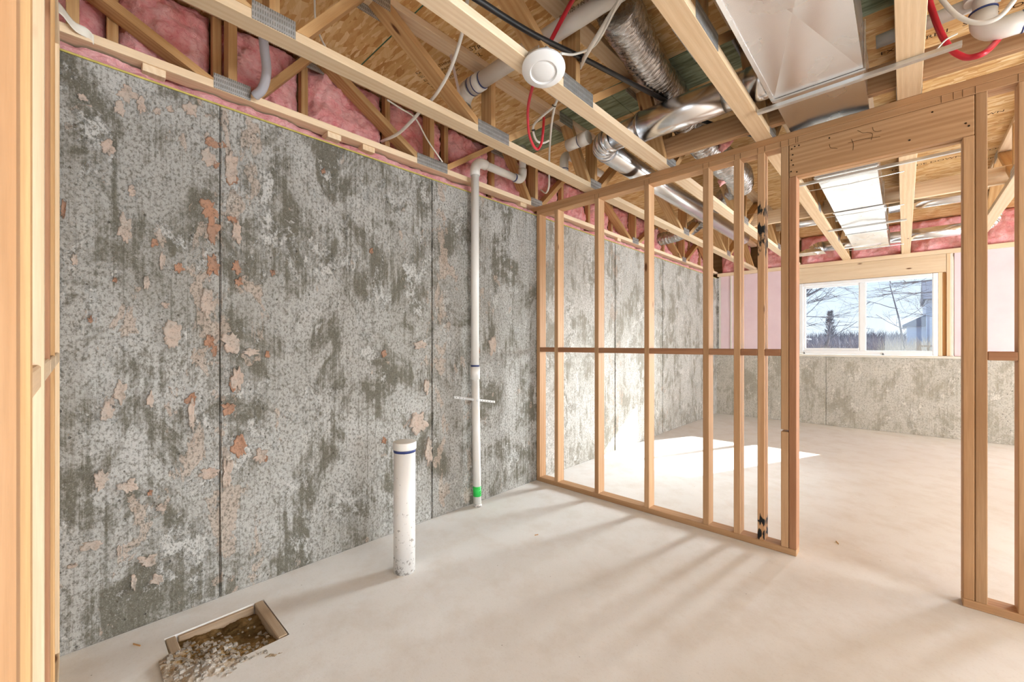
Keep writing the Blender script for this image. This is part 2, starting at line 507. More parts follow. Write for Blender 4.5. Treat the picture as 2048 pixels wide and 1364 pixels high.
BOXC = {}
def cbox(d, c):
    """chamfered box of size d centred on the origin: 24 verts"""
    key = (round(d[0], 4), round(d[1], 4), round(d[2], 4), c)
    if key in BOXC:
        return BOXC[key]
    hx, hy, hz = d[0] / 2, d[1] / 2, d[2] / 2
    V = {}
    vs = []
    for sx in (-1, 1):
        for sy in (-1, 1):
            for sz in (-1, 1):
                for ax in range(3):
                    p = [sx * (hx - c), sy * (hy - c), sz * (hz - c)]
                    p[ax] = (sx * hx, sy * hy, sz * hz)[ax]
                    V[(sx, sy, sz, ax)] = len(vs)
                    vs.append(tuple(p))
    fs = []
    for ax in range(3):
        a, b = [i for i in range(3) if i != ax]
        for s in (-1, 1):
            q = []
            for u, v in ((-1, -1), (1, -1), (1, 1), (-1, 1)):
                k = [0, 0, 0]; k[ax] = s; k[a] = u; k[b] = v
                q.append(V[(*k, ax)])
            flip = (s < 0) != (ax == 1)
            fs.append(q[::-1] if flip else q)
    for a in range(3):
        for b in range(a + 1, 3):
            e = 3 - a - b
            for sa in (-1, 1):
                for sb in (-1, 1):
                    k1 = [0, 0, 0]; k1[a] = sa; k1[b] = sb; k1[e] = -1
                    k2 = list(k1); k2[e] = 1
                    q = [V[(*k1, a)], V[(*k2, a)], V[(*k2, b)], V[(*k1, b)]]
                    fs.append(q)
    for sx in (-1, 1):
        for sy in (-1, 1):
            for sz in (-1, 1):
                fs.append([V[(sx, sy, sz, i)] for i in range(3)])
    # consistent outward faces
    out = []
    for f in fs:
        p = [Vector(vs[i]) for i in f]
        nrm = (p[1] - p[0]).cross(p[2] - p[0])
        ctr = sum(p, Vector()) / len(p)
        out.append(f if nrm.dot(ctr) > 0 else f[::-1])
    BOXC[key] = (vs, out)
    return BOXC[key]

MESHC = {}
def board(name, p0, p1, w, t, side, mat, parent=None, ch=0.003):
    """straight board from p0 to p1; w is its size along `side`, t across; grain runs along local X; alike boards share mesh data"""
    p0, p1, side = Vector(p0), Vector(p1), Vector(side)
    ax = (p1 - p0)
    L = ax.length
    ax.normalize()
    sd = (side - ax * side.dot(ax)).normalized()
    th = ax.cross(sd)
    key = (name, round(L, 3), w, t, mat.name)
    if key not in MESHC:
        vs, fs = cbox((L, w, t), ch)
        MESHC[key] = mesh_of(name, vs, fs, mat)
    R = Matrix((ax, sd, th)).transposed().to_4x4()
    return new_obj(name, MESHC[key], Matrix.Translation((p0 + p1) / 2) @ R, parent)

def box(name, lo, hi, mat, parent=None, ch=0.002):
    """axis box; local X runs along its longest side"""
    lo, hi = Vector(lo), Vector(hi)
    d = hi - lo
    ax = max(range(3), key=lambda i: d[i])
    c = (lo + hi) / 2
    e = [Vector((1, 0, 0)), Vector((0, 1, 0)), Vector((0, 0, 1))]
    p0 = c - e[ax] * d[ax] / 2
    p1 = c + e[ax] * d[ax] / 2
    s = (ax + 1) % 3
    t = (ax + 2) % 3
    return board(name, p0, p1, d[s], d[t], e[s], mat, parent, min(ch, min(d) * 0.3))

def spline(pts, n=8):
    P = [Vector(p) for p in pts]
    Q = [P[0] * 2 - P[1]] + P + [P[-1] * 2 - P[-2]]
    out = []
    for i in range(1, len(Q) - 2):
        for j in range(n):
            t = j / n
            a, b, c, d = Q[i - 1], Q[i], Q[i + 1], Q[i + 2]
            out.append(0.5 * ((2 * b) + (c - a) * t + (2 * a - 5 * b + 4 * c - d) * t * t + (3 * b - a - 3 * c + d) * t ** 3))
    out.append(P[-1])
    return out

def tube_geo(path, r, seg=12, caps=True, rf=None):
    path = [Vector(p) for p in path]
    n = len(path)
    T = []
    for i in range(n):
        a = path[max(0, i - 1)]
        b = path[min(n - 1, i + 1)]
        T.append((b - a).normalized())
    up = Vector((0, 0, 1)) if abs(T[0].z) < 0.9 else Vector((1, 0, 0))
    nr = (up - T[0] * up.dot(T[0])).normalized()
    vs, fs = [], []
    for i in range(n):
        nr = (nr - T[i] * nr.dot(T[i])).normalized()
        bn = T[i].cross(nr)
        for j in range(seg):
            a = 2 * math.pi * j / seg
            rr = rf(i / max(1, n - 1), a, i) if rf else (r[i] if isinstance(r, (list, tuple)) else r)
            vs.append(path[i] + (nr * math.cos(a) + bn * math.sin(a)) * rr)
    for i in range(n - 1):
        for j in range(seg):
            k = (j + 1) % seg
            fs.append((i * seg + j, i * seg + k, (i + 1) * seg + k, (i + 1) * seg + j))
    if caps:
        fs.append(tuple(range(seg))[::-1])
        fs.append(tuple((n - 1) * seg + j for j in range(seg)))
    return vs, fs

def tube(name, path, r, mat, parent=None, seg=12, caps=True, rf=None):
    vs, fs = tube_geo(path, r, seg, caps, rf)
    o = mk(name, vs, fs, mat, parent, smooth=True)
    for p in o.data.polygons:
        if len(p.vertices) > 4:
            p.use_smooth = False
    return o

def lathe(name, prof, origin, axis, mat, parent=None, seg=32):
    """profile of (radius, along) swept about an axis"""
    axis = Vector(axis).normalized()
    up = Vector((0, 0, 1)) if abs(axis.z) < 0.9 else Vector((1, 0, 0))
    a = (up - axis * up.dot(axis)).normalized()
    b = axis.cross(a)
    vs, fs = [], []
    for r, h in prof:
        for j in range(seg):
            t = 2 * math.pi * j / seg
            vs.append(Vector(origin) + axis * h + (a * math.cos(t) + b * math.sin(t)) * r)
    for i in range(len(prof) - 1):
        for j in range(seg):
            k = (j + 1) % seg
            fs.append((i * seg + j, i * seg + k, (i + 1) * seg + k, (i + 1) * seg + j))
    fs.append(tuple(range(seg))[::-1])
    fs.append(tuple((len(prof) - 1) * seg + j for j in range(seg)))
    o = mk(name, vs, fs, mat, parent, smooth=True)
    m = o.modifiers.new('edge', 'EDGE_SPLIT')
    m.split_angle = math.radians(40)
    return o

def arc(c, a, b, r, n=8, t0=0.0, t1=math.pi / 2):
    """quarter bend: points c + r(cos t a + sin t b)"""
    c, a, b = Vector(c), Vector(a), Vector(b)
    return [c + (a * math.cos(t0 + (t1 - t0) * i / n) + b * math.sin(t0 + (t1 - t0) * i / n)) * r for i in range(n + 1)]

def ring(name, p, axis, r, w, mat, parent, seg=24):
    axis = Vector(axis).normalized()
    p = Vector(p)
    return tube(name, [p - axis * w / 2, p + axis * w / 2], r, mat, parent, seg)

def fbm(v, s, o=4):
    return noise.fractal(Vector(v) * s, 1.0, 2.0, o)

def sheet(name, fn, nu, nv, mat, parent=None, smooth=True):
    vs = [fn(i / nu, j / nv) for j in range(nv + 1) for i in range(nu + 1)]
    fs = []
    for j in range(nv):
        for i in range(nu):
            a = j * (nu + 1) + i
            fs.append((a, a + 1, a + nu + 2, a + nu + 1))
    return mk(name, vs, fs, mat, parent, smooth=smooth)

def lettering(text, size, origin, ux, uy, mat, parent, name='stamp', thick=1.0):
    """flat printed lettering: text mesh laid on a surface; ux = reading direction, uy = up of the letters"""
    cu = bpy.data.curves.new(name, 'FONT')
    cu.body = text
    cu.size = size
    cu.resolution_u = 2
    cu.offset = 0.0
    tmp = bpy.data.objects.new(name, cu)
    COL.objects.link(tmp)
    dg = bpy.context.evaluated_depsgraph_get()
    me = bpy.data.meshes.new_from_object(tmp.evaluated_get(dg))
    bpy.data.objects.remove(tmp)
    me.materials.clear()
    me.materials.append(mat)
    ux, uy = Vector(ux).normalized(), Vector(uy).normalized()
    uz = ux.cross(uy)
    R = Matrix((ux, uy * thick, uz)).transposed().to_4x4()
    return new_obj(name, me, Matrix.Translation(origin) @ R, parent)

ORD = ['first', 'second', 'third', 'fourth', 'fifth', 'sixth', 'seventh', 'eighth', 'ninth', 'tenth', 'eleventh', 'twelfth', 'thirteenth', 'fourteenth', 'fifteenth', 'sixteenth', 'seventeenth', 'eighteenth', 'nineteenth', 'twentieth']

# ---- measured positions
FLAKES= [(0.1, 2.051, 0.046, 0.057, 0), (0.174, 1.892, 0.024, 0.048, 0), (0.153, 1.722, 0.043, 0.107, 0), (0.442, 2.126, 0.058, 0.081, 0), (0.535, 2.102, 0.052, 0.172, 0), (0.56, 1.779, 0.042, 0.1, 0), (0.276, 1.606, 0.021, 0.08, 0), (0.222, 1.504, 0.023, 0.061, 0), (0.444, 1.413, 0.055, 0.114, 0), (0.311, 1.275, 0.061, 0.114, 0), (0.537, 1.239, 0.076, 0.098, 0), (0.623, 1.193, 0.089, 0.041, 0), (0.379, 0.91, 0.03, 0.14, 0), (0.564, 1.055, 0.047, 0.125, 0), (0.666, 0.658, 0.06, 0.067, 0), (0.438, 0.617, 0.078, 0.057, 0), (0.518, 0.599, 0.042, 0.148, 0), (0.163, 0.624, 0.056, 0.056, 0), (0.271, 0.503, 0.041, 0.032, 0), (0.098, 0.951, 0.045, 0.063, 0), (0.053, 0.41, 0.058, 0.041, 0), (0.001, 0.347, 0.028, 0.02, 0), (0.222, 0.282, 0.066, 0.053, 0), (0.257, 0.187, 0.041, 0.04, 0), (0.18, 0.208, 0.02, 0.064, 0), (0.083, 0.671, 0.045, 0.083, 0), (0.135, 0.36, 0.013, 0.046, 0), (0.139, 1.035, 0.037, 0.093, 0), (0.161, 2.301, 0.057, 0.064, 0), (0.203, 2.267, 0.029, 0.065, 0), (0.138, 2.226, 0.037, 0.063, 0), (0.257, 2.266, 0.027, 0.031, 0), (0.299, 2.292, 0.024, 0.027, 0), (0.375, 2.323, 0.048, 0.07, 0), (1.69, 0.931, 0.041, 0.105, 0), (1.617, 0.681, 0.136, 0.136, 0), (1.707, 0.486, 0.059, 0.209, 0), (1.637, 1.224, 0.105, 0.055, 0), (0.027, 2.229, 0.028, 0.024, 0), (0.006, 1.569, 0.019, 0.04, 0), (0.234, 0.985, 0.024, 0.066, 0), (2.327, 1.222, 0.089, 0.121, 0), (2.139, 1.726, 0.073, 0.085, 0), (0.285, 1.407, 0.028, 0.027, 0), (0.457, 2.196, 0.049, 0.043, 1), (0.501, 2.199, 0.029, 0.024, 1), (0.537, 2.046, 0.046, 0.054, 1), (0.447, 1.879, 0.067, 0.086, 1), (0.461, 1.784, 0.047, 0.116, 1), (0.463, 1.604, 0.047, 0.096, 1), (0.558, 1.612, 0.042, 0.064, 1), (0.568, 1.541, 0.03, 0.04, 1), (0.249, 1.682, 0.027, 0.029, 1), (0.333, 1.58, 0.036, 0.037, 1), (0.541, 1.847, 0.038, 0.034, 1), (0.449, 1.246, 0.035, 0.058, 1), (0.467, 1.203, 0.028, 0.058, 1), (0.379, 0.973, 0.041, 0.052, 1), (0.543, 1.034, 0.026, 0.074, 1), (0.524, 0.915, 0.054, 0.059, 1), (0.571, 0.717, 0.064, 0.104, 1), (0.475, 2.096, 0.024, 0.034, 1), (-0.025, 1.762, 0.016, 0.079, 1), (0.698, 1.179, 0.021, 0.034, 1), (1.366, 1.173, 0.032, 0.048, 1), (1.277, 1.807, 0.023, 0.037, 1), (0.722, 1.607, 0.019, 0.031, 1), (0.983, 2.217, 0.02, 0.035, 1), (1.366, 0.618, 0.028, 0.039, 1), (0.687, 0.641, 0.019, 0.037, 1), (2.165, 1.183, 0.036, 0.047, 1), (0.234, 0.578, 0.016, 0.027, 1), (0.122, 1.501, 0.015, 0.019, 1), (0.049, 1.33, 0.013, 0.028, 1)]
BLACK = [(-1.191, 1.03, 2.55), (-1.194, 1.379, 2.6), (-1.161, 1.73, 2.65), (-1.109, 2.074, 2.675), (-1.071, 2.421, 2.713), (-1.044, 2.554, 2.713), (-0.978, 2.796, 2.7), (-0.837, 2.881, 2.62), (-0.71, 2.951, 2.56), (-0.645, 3.036, 2.54)]
RED1 = [(-1.021, 1.529, 2.8), (-1.085, 1.545, 2.78), (-1.241, 1.6, 2.72), (-1.359, 1.64, 2.66)]
RED2 = [(-1.324, 1.59, 2.62), (-1.425, 1.67, 2.6), (-1.541, 1.766, 2.58), (-1.628, 1.862, 2.55), (-1.687, 1.944, 2.52), (-1.729, 2.036, 2.5), (-1.732, 2.08, 2.5), (-1.686, 2.06, 2.52), (-1.662, 2.046, 2.58), (-1.675, 2.071, 2.68)]
WHT1 = [(-0.801, 1.498, 2.62), (-0.924, 1.573, 2.62), (-1.096, 1.684, 2.62), (-1.217, 1.8, 2.66)]
WHT1B = [(-0.778, 1.455, 2.6), (-0.893, 1.549, 2.6), (-1.043, 1.665, 2.62), (-1.129, 1.628, 2.6), (-1.089, 1.464, 2.5)]
WHT2 = [(-1.439, 1.916, 2.66), (-1.485, 1.929, 2.62), (-1.578, 1.937, 2.6), (-1.672, 1.974, 2.6), (-1.708, 2.002, 2.58), (-1.745, 2.08, 2.56), (-1.762, 2.168, 2.58), (-1.737, 2.201, 2.6)]
WHT3 = [(-1.435, 1.92, 2.66), (-1.502, 1.961, 2.64), (-1.626, 2.086, 2.62), (-1.819, 2.311, 2.6), (-2.002, 2.538, 2.58), (-2.075, 2.629, 2.5), (-2.224, 2.777, 2.52), (-2.348, 2.862, 2.6)]
ROMEX = [(-1.401, 1.206, 2.8), (-1.444, 1.219, 2.72), (-1.501, 1.243, 2.66), (-1.648, 1.294, 2.6), (-1.792, 1.323, 2.56), (-1.886, 1.336, 2.55)]
ROMEX2 = [(-1.924, 1.324, 2.53), (-2.024, 1.322, 2.5), (-2.26, 1.369, 2.52), (-2.493, 1.392, 2.56)]
WIRE2 = [(-1.987, 0.77, 2.85), (-2.045, 0.797, 2.78), (-2.024, 0.81, 2.7), (-1.967, 0.826, 2.6)]
WIRE3 = [(-2.2, 1.267, 2.661), (-2.25, 1.38, 2.68), (-2.28, 1.508, 2.68), (-2.32, 1.632, 2.597), (-2.36, 1.786, 2.511)]
GRAY = [(-2.25, 0.631, 2.724), (-2.26, 0.64, 2.661), (-2.28, 0.655, 2.592), (-2.3, 0.656, 2.54), (-2.34, 0.65, 2.504), (-2.38, 0.632, 2.483)]
REDU = [(0.074, 2.6, 2.801), (0.08, 2.6, 2.753), (0.111, 2.6, 2.609), (0.144, 2.6, 2.509), (0.174, 2.6, 2.463), (0.202, 2.6, 2.441), (0.244, 2.6, 2.442), (0.289, 2.7, 2.524), (0.311, 2.74, 2.573)]
WHTU = [(0.088, 2.4, 2.689), (0.112, 2.4, 2.614), (0.154, 2.4, 2.528), (0.206, 2.4, 2.472), (0.257, 2.4, 2.464), (0.293, 2.4, 2.502), (0.311, 2.4, 2.547)]
FLEX = [(-1.047, 1.455, 2.79), (-1.098, 1.709, 2.79), (-1.12, 1.943, 2.79), (-1.155, 2.345, 2.79), (-1.167, 2.638, 2.79), (-1.173, 2.827, 2.74), (-1.172, 3.0, 2.68), (-1.096, 3.184, 2.62), (-0.99, 3.291, 2.6), (-1.049, 3.637, 2.6), (-1.224, 4.185, 2.6), (-1.48, 4.917, 2.6), (-1.691, 5.335, 2.6)]
FLEX2 = [(-1.691, 5.335, 2.6), (-1.896, 5.331, 2.6), (-2.224, 5.362, 2.6), (-2.424, 5.431, 2.6)]

# ================================================================ THE SETTING
XW = -2.415          # inner face of the concrete wall on the left
YF = 7.83            # inner face of the far wall
ZC = 2.388           # top of the poured wall
ZT = 2.467           # underside of the floor trusses
ZO = 2.905           # underside of the subfloor
XR, YB = 5.0, -4.0

# floor slab with a boxed-out hole beside the stub pipe
HX0, HX1, HY0, HY1 = -2.245, -1.895, 0.262, 0.632
fx = [XW - 0.2, HX0, HX1, XR + 0.2]
fy = [YB - 0.2, HY0, HY1, YF + 0.25]
fv, ff = [], []
for z in (0.0, -0.14):
    for y in fy:
        for x in fx:
            fv.append((x, y, z))
def fi(i, j, k): return k * 16 + j * 4 + i
for j in range(3):
    for i in range(3):
        if (i, j) == (1, 1):
            continue
        ff.append((fi(i, j, 0), fi(i + 1, j, 0), fi(i + 1, j + 1, 0), fi(i, j + 1, 0)))
        ff.append((fi(i, j, 1), fi(i, j + 1, 1), fi(i + 1, j + 1, 1), fi(i + 1, j, 1)))
for (a, b) in (((1, 1), (2, 1)), ((2, 1), (2, 2)), ((2, 2), (1, 2)), ((1, 2), (1, 1))):
    ff.append((fi(*a, 0), fi(*a, 1), fi(*b, 1), fi(*b, 0)))
tag(mk('floor', fv, ff, FLOOR), kind='structure')

# left concrete wall: form panels with recessed joints
wl = empty('wall_left', (XW, 2, 0), kind='structure')
SEAMS = [YB, -3.25, -2.0, -0.755, 0.491, 1.737, 2.99, 4.28, 5.571, 6.85, YF + 0.25]
for i in range(len(SEAMS) - 1):
    off = (0.0, 0.002, -0.001, 0.0015)[i % 4]
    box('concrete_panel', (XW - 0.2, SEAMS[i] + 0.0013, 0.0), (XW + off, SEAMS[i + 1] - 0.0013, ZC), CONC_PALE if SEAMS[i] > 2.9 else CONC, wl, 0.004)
mk('joint_backing', [(XW - 0.012, YB, 0), (XW - 0.012, YF, 0), (XW - 0.012, YF, ZC - 0.01), (XW - 0.012, YB, ZC - 0.01),
                     (XW - 0.022, YB, 0), (XW - 0.022, YF, 0), (XW - 0.022, YF, ZC - 0.01), (XW - 0.022, YB, ZC - 0.01)],
   [(0, 1, 2, 3), (7, 6, 5, 4)], SEAMDARK, wl)
# little ridges of cement grout standing along the near joints
for s in SEAMS[4:9]:
    pts = [(XW + 0.0025, s + 0.006 + 0.002 * math.sin(z * 9 + s), z) for z in [0.01 + 2.36 * i / 60 for i in range(61)]]
    tube('grout_ridge', pts, 0.0, CONC, wl, 5, rf=lambda t, a, i: 0.0035 + 0.002 * noise.noise(Vector((t * 60, s, 0))))

def blob(Y, Z, w, h, mat, name, lift, dish, seed):
    rnd = random.Random(seed)
    n = 44
    tilt = rnd.uniform(0, 6.28)
    o1, o2 = rnd.uniform(0, 90), rnd.uniform(0, 90)
    def R(a):
        p = Vector((math.cos(a), math.sin(a), o1))
        s = 0.92 + 0.55 * noise.noise(p * 1.3) + 0.42 * noise.noise(p * 2.9 + Vector((0, 0, o2))) + 0.28 * noise.noise(p * 7.0)
        return max(0.30, s)
    vs, fs = [], []
    rings = [0.0, 0.45, 0.8, 1.0, 1.06]
    for q, t in enumerate(rings):
        for j in range(n):
            a = 2 * math.pi * j / n
            y = Y + math.cos(a) * w / 2 * t * R(a)
            z = Z + math.sin(a) * h / 2 * t * R(a)
            e = 0.5 + 0.5 * math.cos(a - tilt)
            if dish:
                x = (0.0012, 0.0012, 0.003, 0.006 * (0.5 + e), 0.0)[q]
            else:
                x = (lift, lift * 1.05, lift * (0.9 + 0.9 * e), lift * (0.7 + 1.6 * e), 0.0)[q]
            vs.append((XW + 0.002 + x, y, z))
    for q in range(len(rings) - 1):
        for j in range(n):
            k = (j + 1) % n
            fs.append((q * n + j, q * n + k, (q + 1) * n + k, (q + 1) * n + j))
    return mk(name, vs, fs, mat, wl, smooth=True)
for i, (Y, Z, w, h, t) in enumerate(FLAKES):
    if t == 0:
        blob(Y, Z, w, h, FLAKE, 'cement_flake', 0.0045, False, i)
    else:
        blob(Y, Z, w * 1.05, h * 1.05, HOLLOW, 'chipped_hollow', 0.0, True, i)

# sill: foam strip, treated plate, fluff of insulation peeping out, rim board with posts
sill = empty('sill_plate', (XW - 0.09, 3.0, ZC), 'dark treated sill plate with yellow foam strip on the concrete wall', 'sill plate')
box('foam_strip', (XW - 0.16, YB, ZC), (XW + 0.004, YF, ZC + 0.008), SEAL, sill, 0.002)
box('plate', (XW - 0.18, YB, ZC + 0.008), (XW - 0.085, YF, ZC + 0.046), SILLWOOD, sill)
for y in (1.055, 1.27, 0.25, 2.72, 4.4):
    box('shim_block', (XW - 0.10, y - 0.04, ZC + 0.046), (XW - 0.012, y + 0.04, ZT), PINE, sill)
def fluff(u, v):
    y = -0.35 + u * 8.1
    z = ZC + 0.010 + v * 0.060
    b = 0.020 * math.sin(math.pi * v) + 0.026 * fbm((y * 3, z * 4, 0), 4.0) * (0.3 + v)
    b -= 0.045 * max(0.0, min(1.0, 3.0 * noise.noise(Vector((y * 2.3, 4.0, 0.0)))))
    return (XW - 0.062 + b, y, z)
tag(sheet('insulation_fluff', fluff, 520, 8, PINKPALE), 'ragged pink insulation fluff squeezed out above the concrete wall', 'insulation', kind='stuff')

rim = empty('rim_board', (XW - 0.22, 3.0, ZC), 'wooden rim board with posts behind the pink insulation', 'rim board')
box('board', (XW - 0.24, YB, ZC), (XW - 0.215, YF + 0.25, ZO + 0.02), SILLWOOD, rim)
POSTS = [-0.42, 0.12, 0.50, 0.92, 1.45]
while POSTS[-1] < YF - 0.5:
    POSTS.append(POSTS[-1] + 0.49)
for y in POSTS:
    board('post', (XW - 0.125, y, ZC + 0.047), (XW - 0.125, y, ZO), 0.038, 0.05, (0, 1, 0), PINE_WEB, rim)
BATT_EDGES = POSTS + [YF - 0.02]
for i in range(len(BATT_EDGES) - 1):
    y0, y1 = BATT_EDGES[i] + 0.02, BATT_EDGES[i + 1] - 0.02
    def bt(u, v, y0=y0, y1=y1, i=i):
        y = y0 + (y1 - y0) * u
        z = ZC + 0.05 + (ZO - ZC - 0.055) * v
        edge = min(1.0, 6 * min(u, 1 - u)) ** 0.5 * min(1.0, 9 * min(v, 1 - v)) ** 0.5
        b = 0.030 * edge + 0.034 * fbm((y, z, i * 3.0), 6.0, 3) * edge + 0.024 * fbm((y, z, i + 9.0), 17.0, 4)
        return (XW - 0.175 + b + 0.035 * edge, y, z)
    tag(sheet('insulation_batt', bt, 56, 56, PINK),
        'pink fibreglass batt in the %s bay along the concrete wall' % ORD[i], 'insulation', 'pink batts above the concrete wall')

# subfloor sheets overhead
ceil = empty('ceiling', (1.0, 2.0, ZO), kind='structure')
box('light_block_slab', (XW - 0.25, YB - 0.2, ZO + 0.030), (XR + 0.2, YF + 0.3, ZO + 0.10), BLOCKERW, ceil)  # unseen slab added over the sheets to block light through their gaps
rows = [-4.1, -2.47, -1.25, -0.03, 1.19, 2.41, 3.63, 4.85, 6.07, 7.29, YF + 0.28]
for r in range(len(rows) - 1):
    y0, y1 = rows[r], rows[r + 1]
    x = XW - 0.24 - (1.22 if r % 2 else 0.35)
    while x < XR + 0.2:
        x0, x1 = max(x, XW - 0.24), min(x + 2.44, XR + 0.2)
        if x1 - x0 > 0.05:
            box('subfloor_sheet', (x0 + 0.0015, y0 + 0.004, ZO), (x1 - 0.0015, y1 - 0.004, ZO + 0.018),
                OSB_GREEN if abs(y0 - 2.41) < 0.01 else OSB, ceil, 0.001)
        x += 2.44
    if r:
        box('sheet_edge', (XW - 0.24, y0 - 0.010, ZO + 0.003), (XR + 0.2, y0 + 0.010, ZO + 0.014), GREENP, ceil, 0.001)
zi = ZO - 0.0006
# mill stamps on the underside (printed, seen from below: letters read with their tops towards +X)
def stamp(lines, x, y, size, ux, uy, gap=1.25):
    ux, uy = Vector(ux), Vector(uy)
    for i, t in enumerate(lines):
        p = Vector((x, y, zi)) - uy * (i * size * gap)
        lettering(t, size, p, ux, uy, INK, ceil, 'mill_stamp')
stamp(['23/'], -1.35, 1.335, 0.075, (0.9, 0.44, 0), (0.44, -0.9, 0))
stamp(['2-19', 'INDOOR'], -1.36, 1.425, 0.045, (0.9, 0.44, 0), (0.44, -0.9, 0))
stamp(['RATED SHEATHING', 'SIZED FOR SPACING', 'EXPOSURE 1  24 OC', 'THICKNESS 23/32', 'TYPE 1'], -2.20, 1.47, 0.030, (0.95, 0.3, 0), (0.3, -0.95, 0), 1.3)
stamp(['STRUC', 'CL'], -1.80, 1.56, 0.045, (0.9, 0.44, 0), (0.44, -0.9, 0))
for i in range(3):
    stamp(['EXPOSURE 1   SIZED FOR SPACING   23/32   THIS SIDE DOWN'], -2.2 + i * 1.35, (3.22, 4.6, 5.7)[i], 0.05, (1, 0, 0), (0, -1, 0))
stamp(['EXPOSURE 1   SIZED FOR SPACING   23/32'], -0.1, 3.22, 0.05, (1, 0, 0), (0, -1, 0))
stamp(['THIS SIDE DOWN   EXPOSURE 1'], -0.1, 5.45, 0.06, (1, 0, 0), (0, -1, 0))

# far wall: low concrete, foam boards, framing
wf = empty('wall_far', (0, YF, 0), kind='structure')
fs_ = [XW - 0.2, -0.86, 2.46]
for i in range(2):
    box('concrete_panel', (fs_[i] + 0.002, YF, 0), (fs_[i + 1] - 0.002, YF + 0.25, 1.035), CONC_FAR, wf, 0.004)
box('concrete_panel', (3.30, YF, 0), (XR, YF + 0.25, 1.035), CONC_FAR, wf, 0.004)
box('concrete_corner', (XW - 0.2, YF + 0.001, 1.035), (-2.375, YF + 0.25, ZC), CONC, wf, 0.004)
for a, b in ((-2.375, 2.46), (3.30, XR)):
    box('sill_trim', (a, YF - 0.012, 1.035), (b, YF + 0.14, 1.068), PAPER, wf, 0.006)
YP = YF + 0.03
for a, b in ((-2.35, -2.19), (-2.18, -1.24), (0.475, 1.66), (1.67, 2.46), (3.30, XR)):
    box('foam_board', (a, YP, 1.07), (b, YP + 0.05, 2.41), FOAM, wf, 0.002)
    box('sheathing', (a, YP + 0.052, 1.07), (b, YP + 0.2, 2.41), PLASTER, wf, 0.002)
for x in (-2.365, -2.185, 0.45):
    box('foam_edge_strip', (x - 0.012, YP - 0.012, 1.07), (x + 0.012, YP + 0.05, 2.41), PAPER, wf, 0.002)
box('header_beam', (-1.24, YF + 0.004, 2.172), (0.40, YF + 0.14, 2.408), PINE, wf)
box('top_plate', (-2.40, YF - 0.004, 2.410), (XR, YF + 0.14, ZT), PINE, wf)
box('trimmer_stud', (0.328, YF + 0.006, 1.07), (0.366, YF + 0.14, 2.170), PINE, wf)
box('king_stud', (0.405, YF + 0.015, 1.07), (0.440, YF + 0.14, 2.408), PINE, wf)
box('trimmer_stud', (0.369, YF + 0.05, 1.07), (0.404, YF + 0.14, 2.170), PINE_WEB, wf)
box('trimmer_stud', (-1.238, YF + 0.006, 1.07), (-1.200, YF + 0.14, 2.170), PINE, wf)
box('fill_opening_header', (2.42, YF, 2.07), (3.34, YF + 0.14, 2.408), PINE, wf)  # header over the unseen far opening, added for its fill lamp
box('rim_backing', (XW - 0.2, YF + 0.18, 2.39), (XR, YF + 0.25, ZO + 0.02), SILLWOOD, wf)
for i in range(6):
    x0 = (-2.35, -1.79, -1.18, -0.565, 0.07, 0.68)[i]
    x1 = (-1.90, -1.29, -0.675, -0.035, 0.575, 1.3)[i]
    def bt2(u, v, x0=x0, x1=x1, i=i):
        x = x0 + (x1 - x0) * u
        z = ZT + 0.002 + (ZO - ZT - 0.006) * v
        e = min(1.0, 6 * min(u, 1 - u)) ** 0.5 * min(1.0, 8 * min(v, 1 - v)) ** 0.5
        b = 0.05 * e + 0.045 * fbm((x, z, i * 3.0), 5.0, 3) * e + 0.018 * fbm((x, z, i + 5.0), 18, 3)
        return (x, YF + 0.10 - b - 0.03 * e, z)
    tag(sheet('insulation_batt', bt2, 30, 22, PINK),
        'pink fibreglass batt above the far window wall, %s bay from the left' % ORD[i], 'insulation', 'pink batts above the far wall')

# far window: vinyl slider with two panes
w1 = empty('window_1', (-0.43, YF + 0.02, 1.07), kind='structure')
WX0, WX1, WZ0, WZ1 = -1.196, 0.326, 1.071, 2.168
y0, y1 = YF - 0.004, YF + 0.085
f = 0.052
box('frame_side', (WX0, y0, WZ0), (WX0 + f, y1, WZ1), VINYL, w1, 0.006)
box('frame_side', (WX1 - f, y0, WZ0), (WX1, y1, WZ1), VINYL, w1, 0.006)
box('frame_head', (WX0 + f, y0, WZ1 - f), (WX1 - f, y1, WZ1), VINYL, w1, 0.006)
box('frame_sill', (WX0 + f, y0, WZ0), (WX1 - f, y1, WZ0 + f + 0.01), VINYL, w1, 0.006)
box('mullion', (-0.470, y0 + 0.012, WZ0 + f), (-0.398, y1 - 0.012, WZ1 - f), VINYL, w1, 0.006)
sash = empty('sash', (-0.8, YF + 0.04, 1.1), parent=w1)
sx0, sx1, sz0, sz1 = WX0 + f, -0.45, WZ0 + f + 0.01, WZ1 - f
for lo, hi in (((sx0, sz0), (sx0 + 0.03, sz1)), ((sx1 - 0.03, sz0), (sx1, sz1)), ((sx0 + 0.03, sz1 - 0.03), (sx1 - 0.03, sz1)), ((sx0 + 0.03, sz0), (sx1 - 0.03, sz0 + 0.03))):
    box('sash_rail', (lo[0], YF + 0.015, lo[1]), (hi[0], YF + 0.05, hi[1]), VINYL, sash, 0.004)
box('pane', (sx0 + 0.02, YF + 0.030, sz0 + 0.02), (sx1 - 0.02, YF + 0.036, sz1 - 0.02), GLASS, sash, 0.0005)
box('pane', (-0.405, YF + 0.055, WZ0 + f), (WX1 - f + 0.005, YF + 0.061, WZ1 - f + 0.005), GLASS, w1, 0.0005)
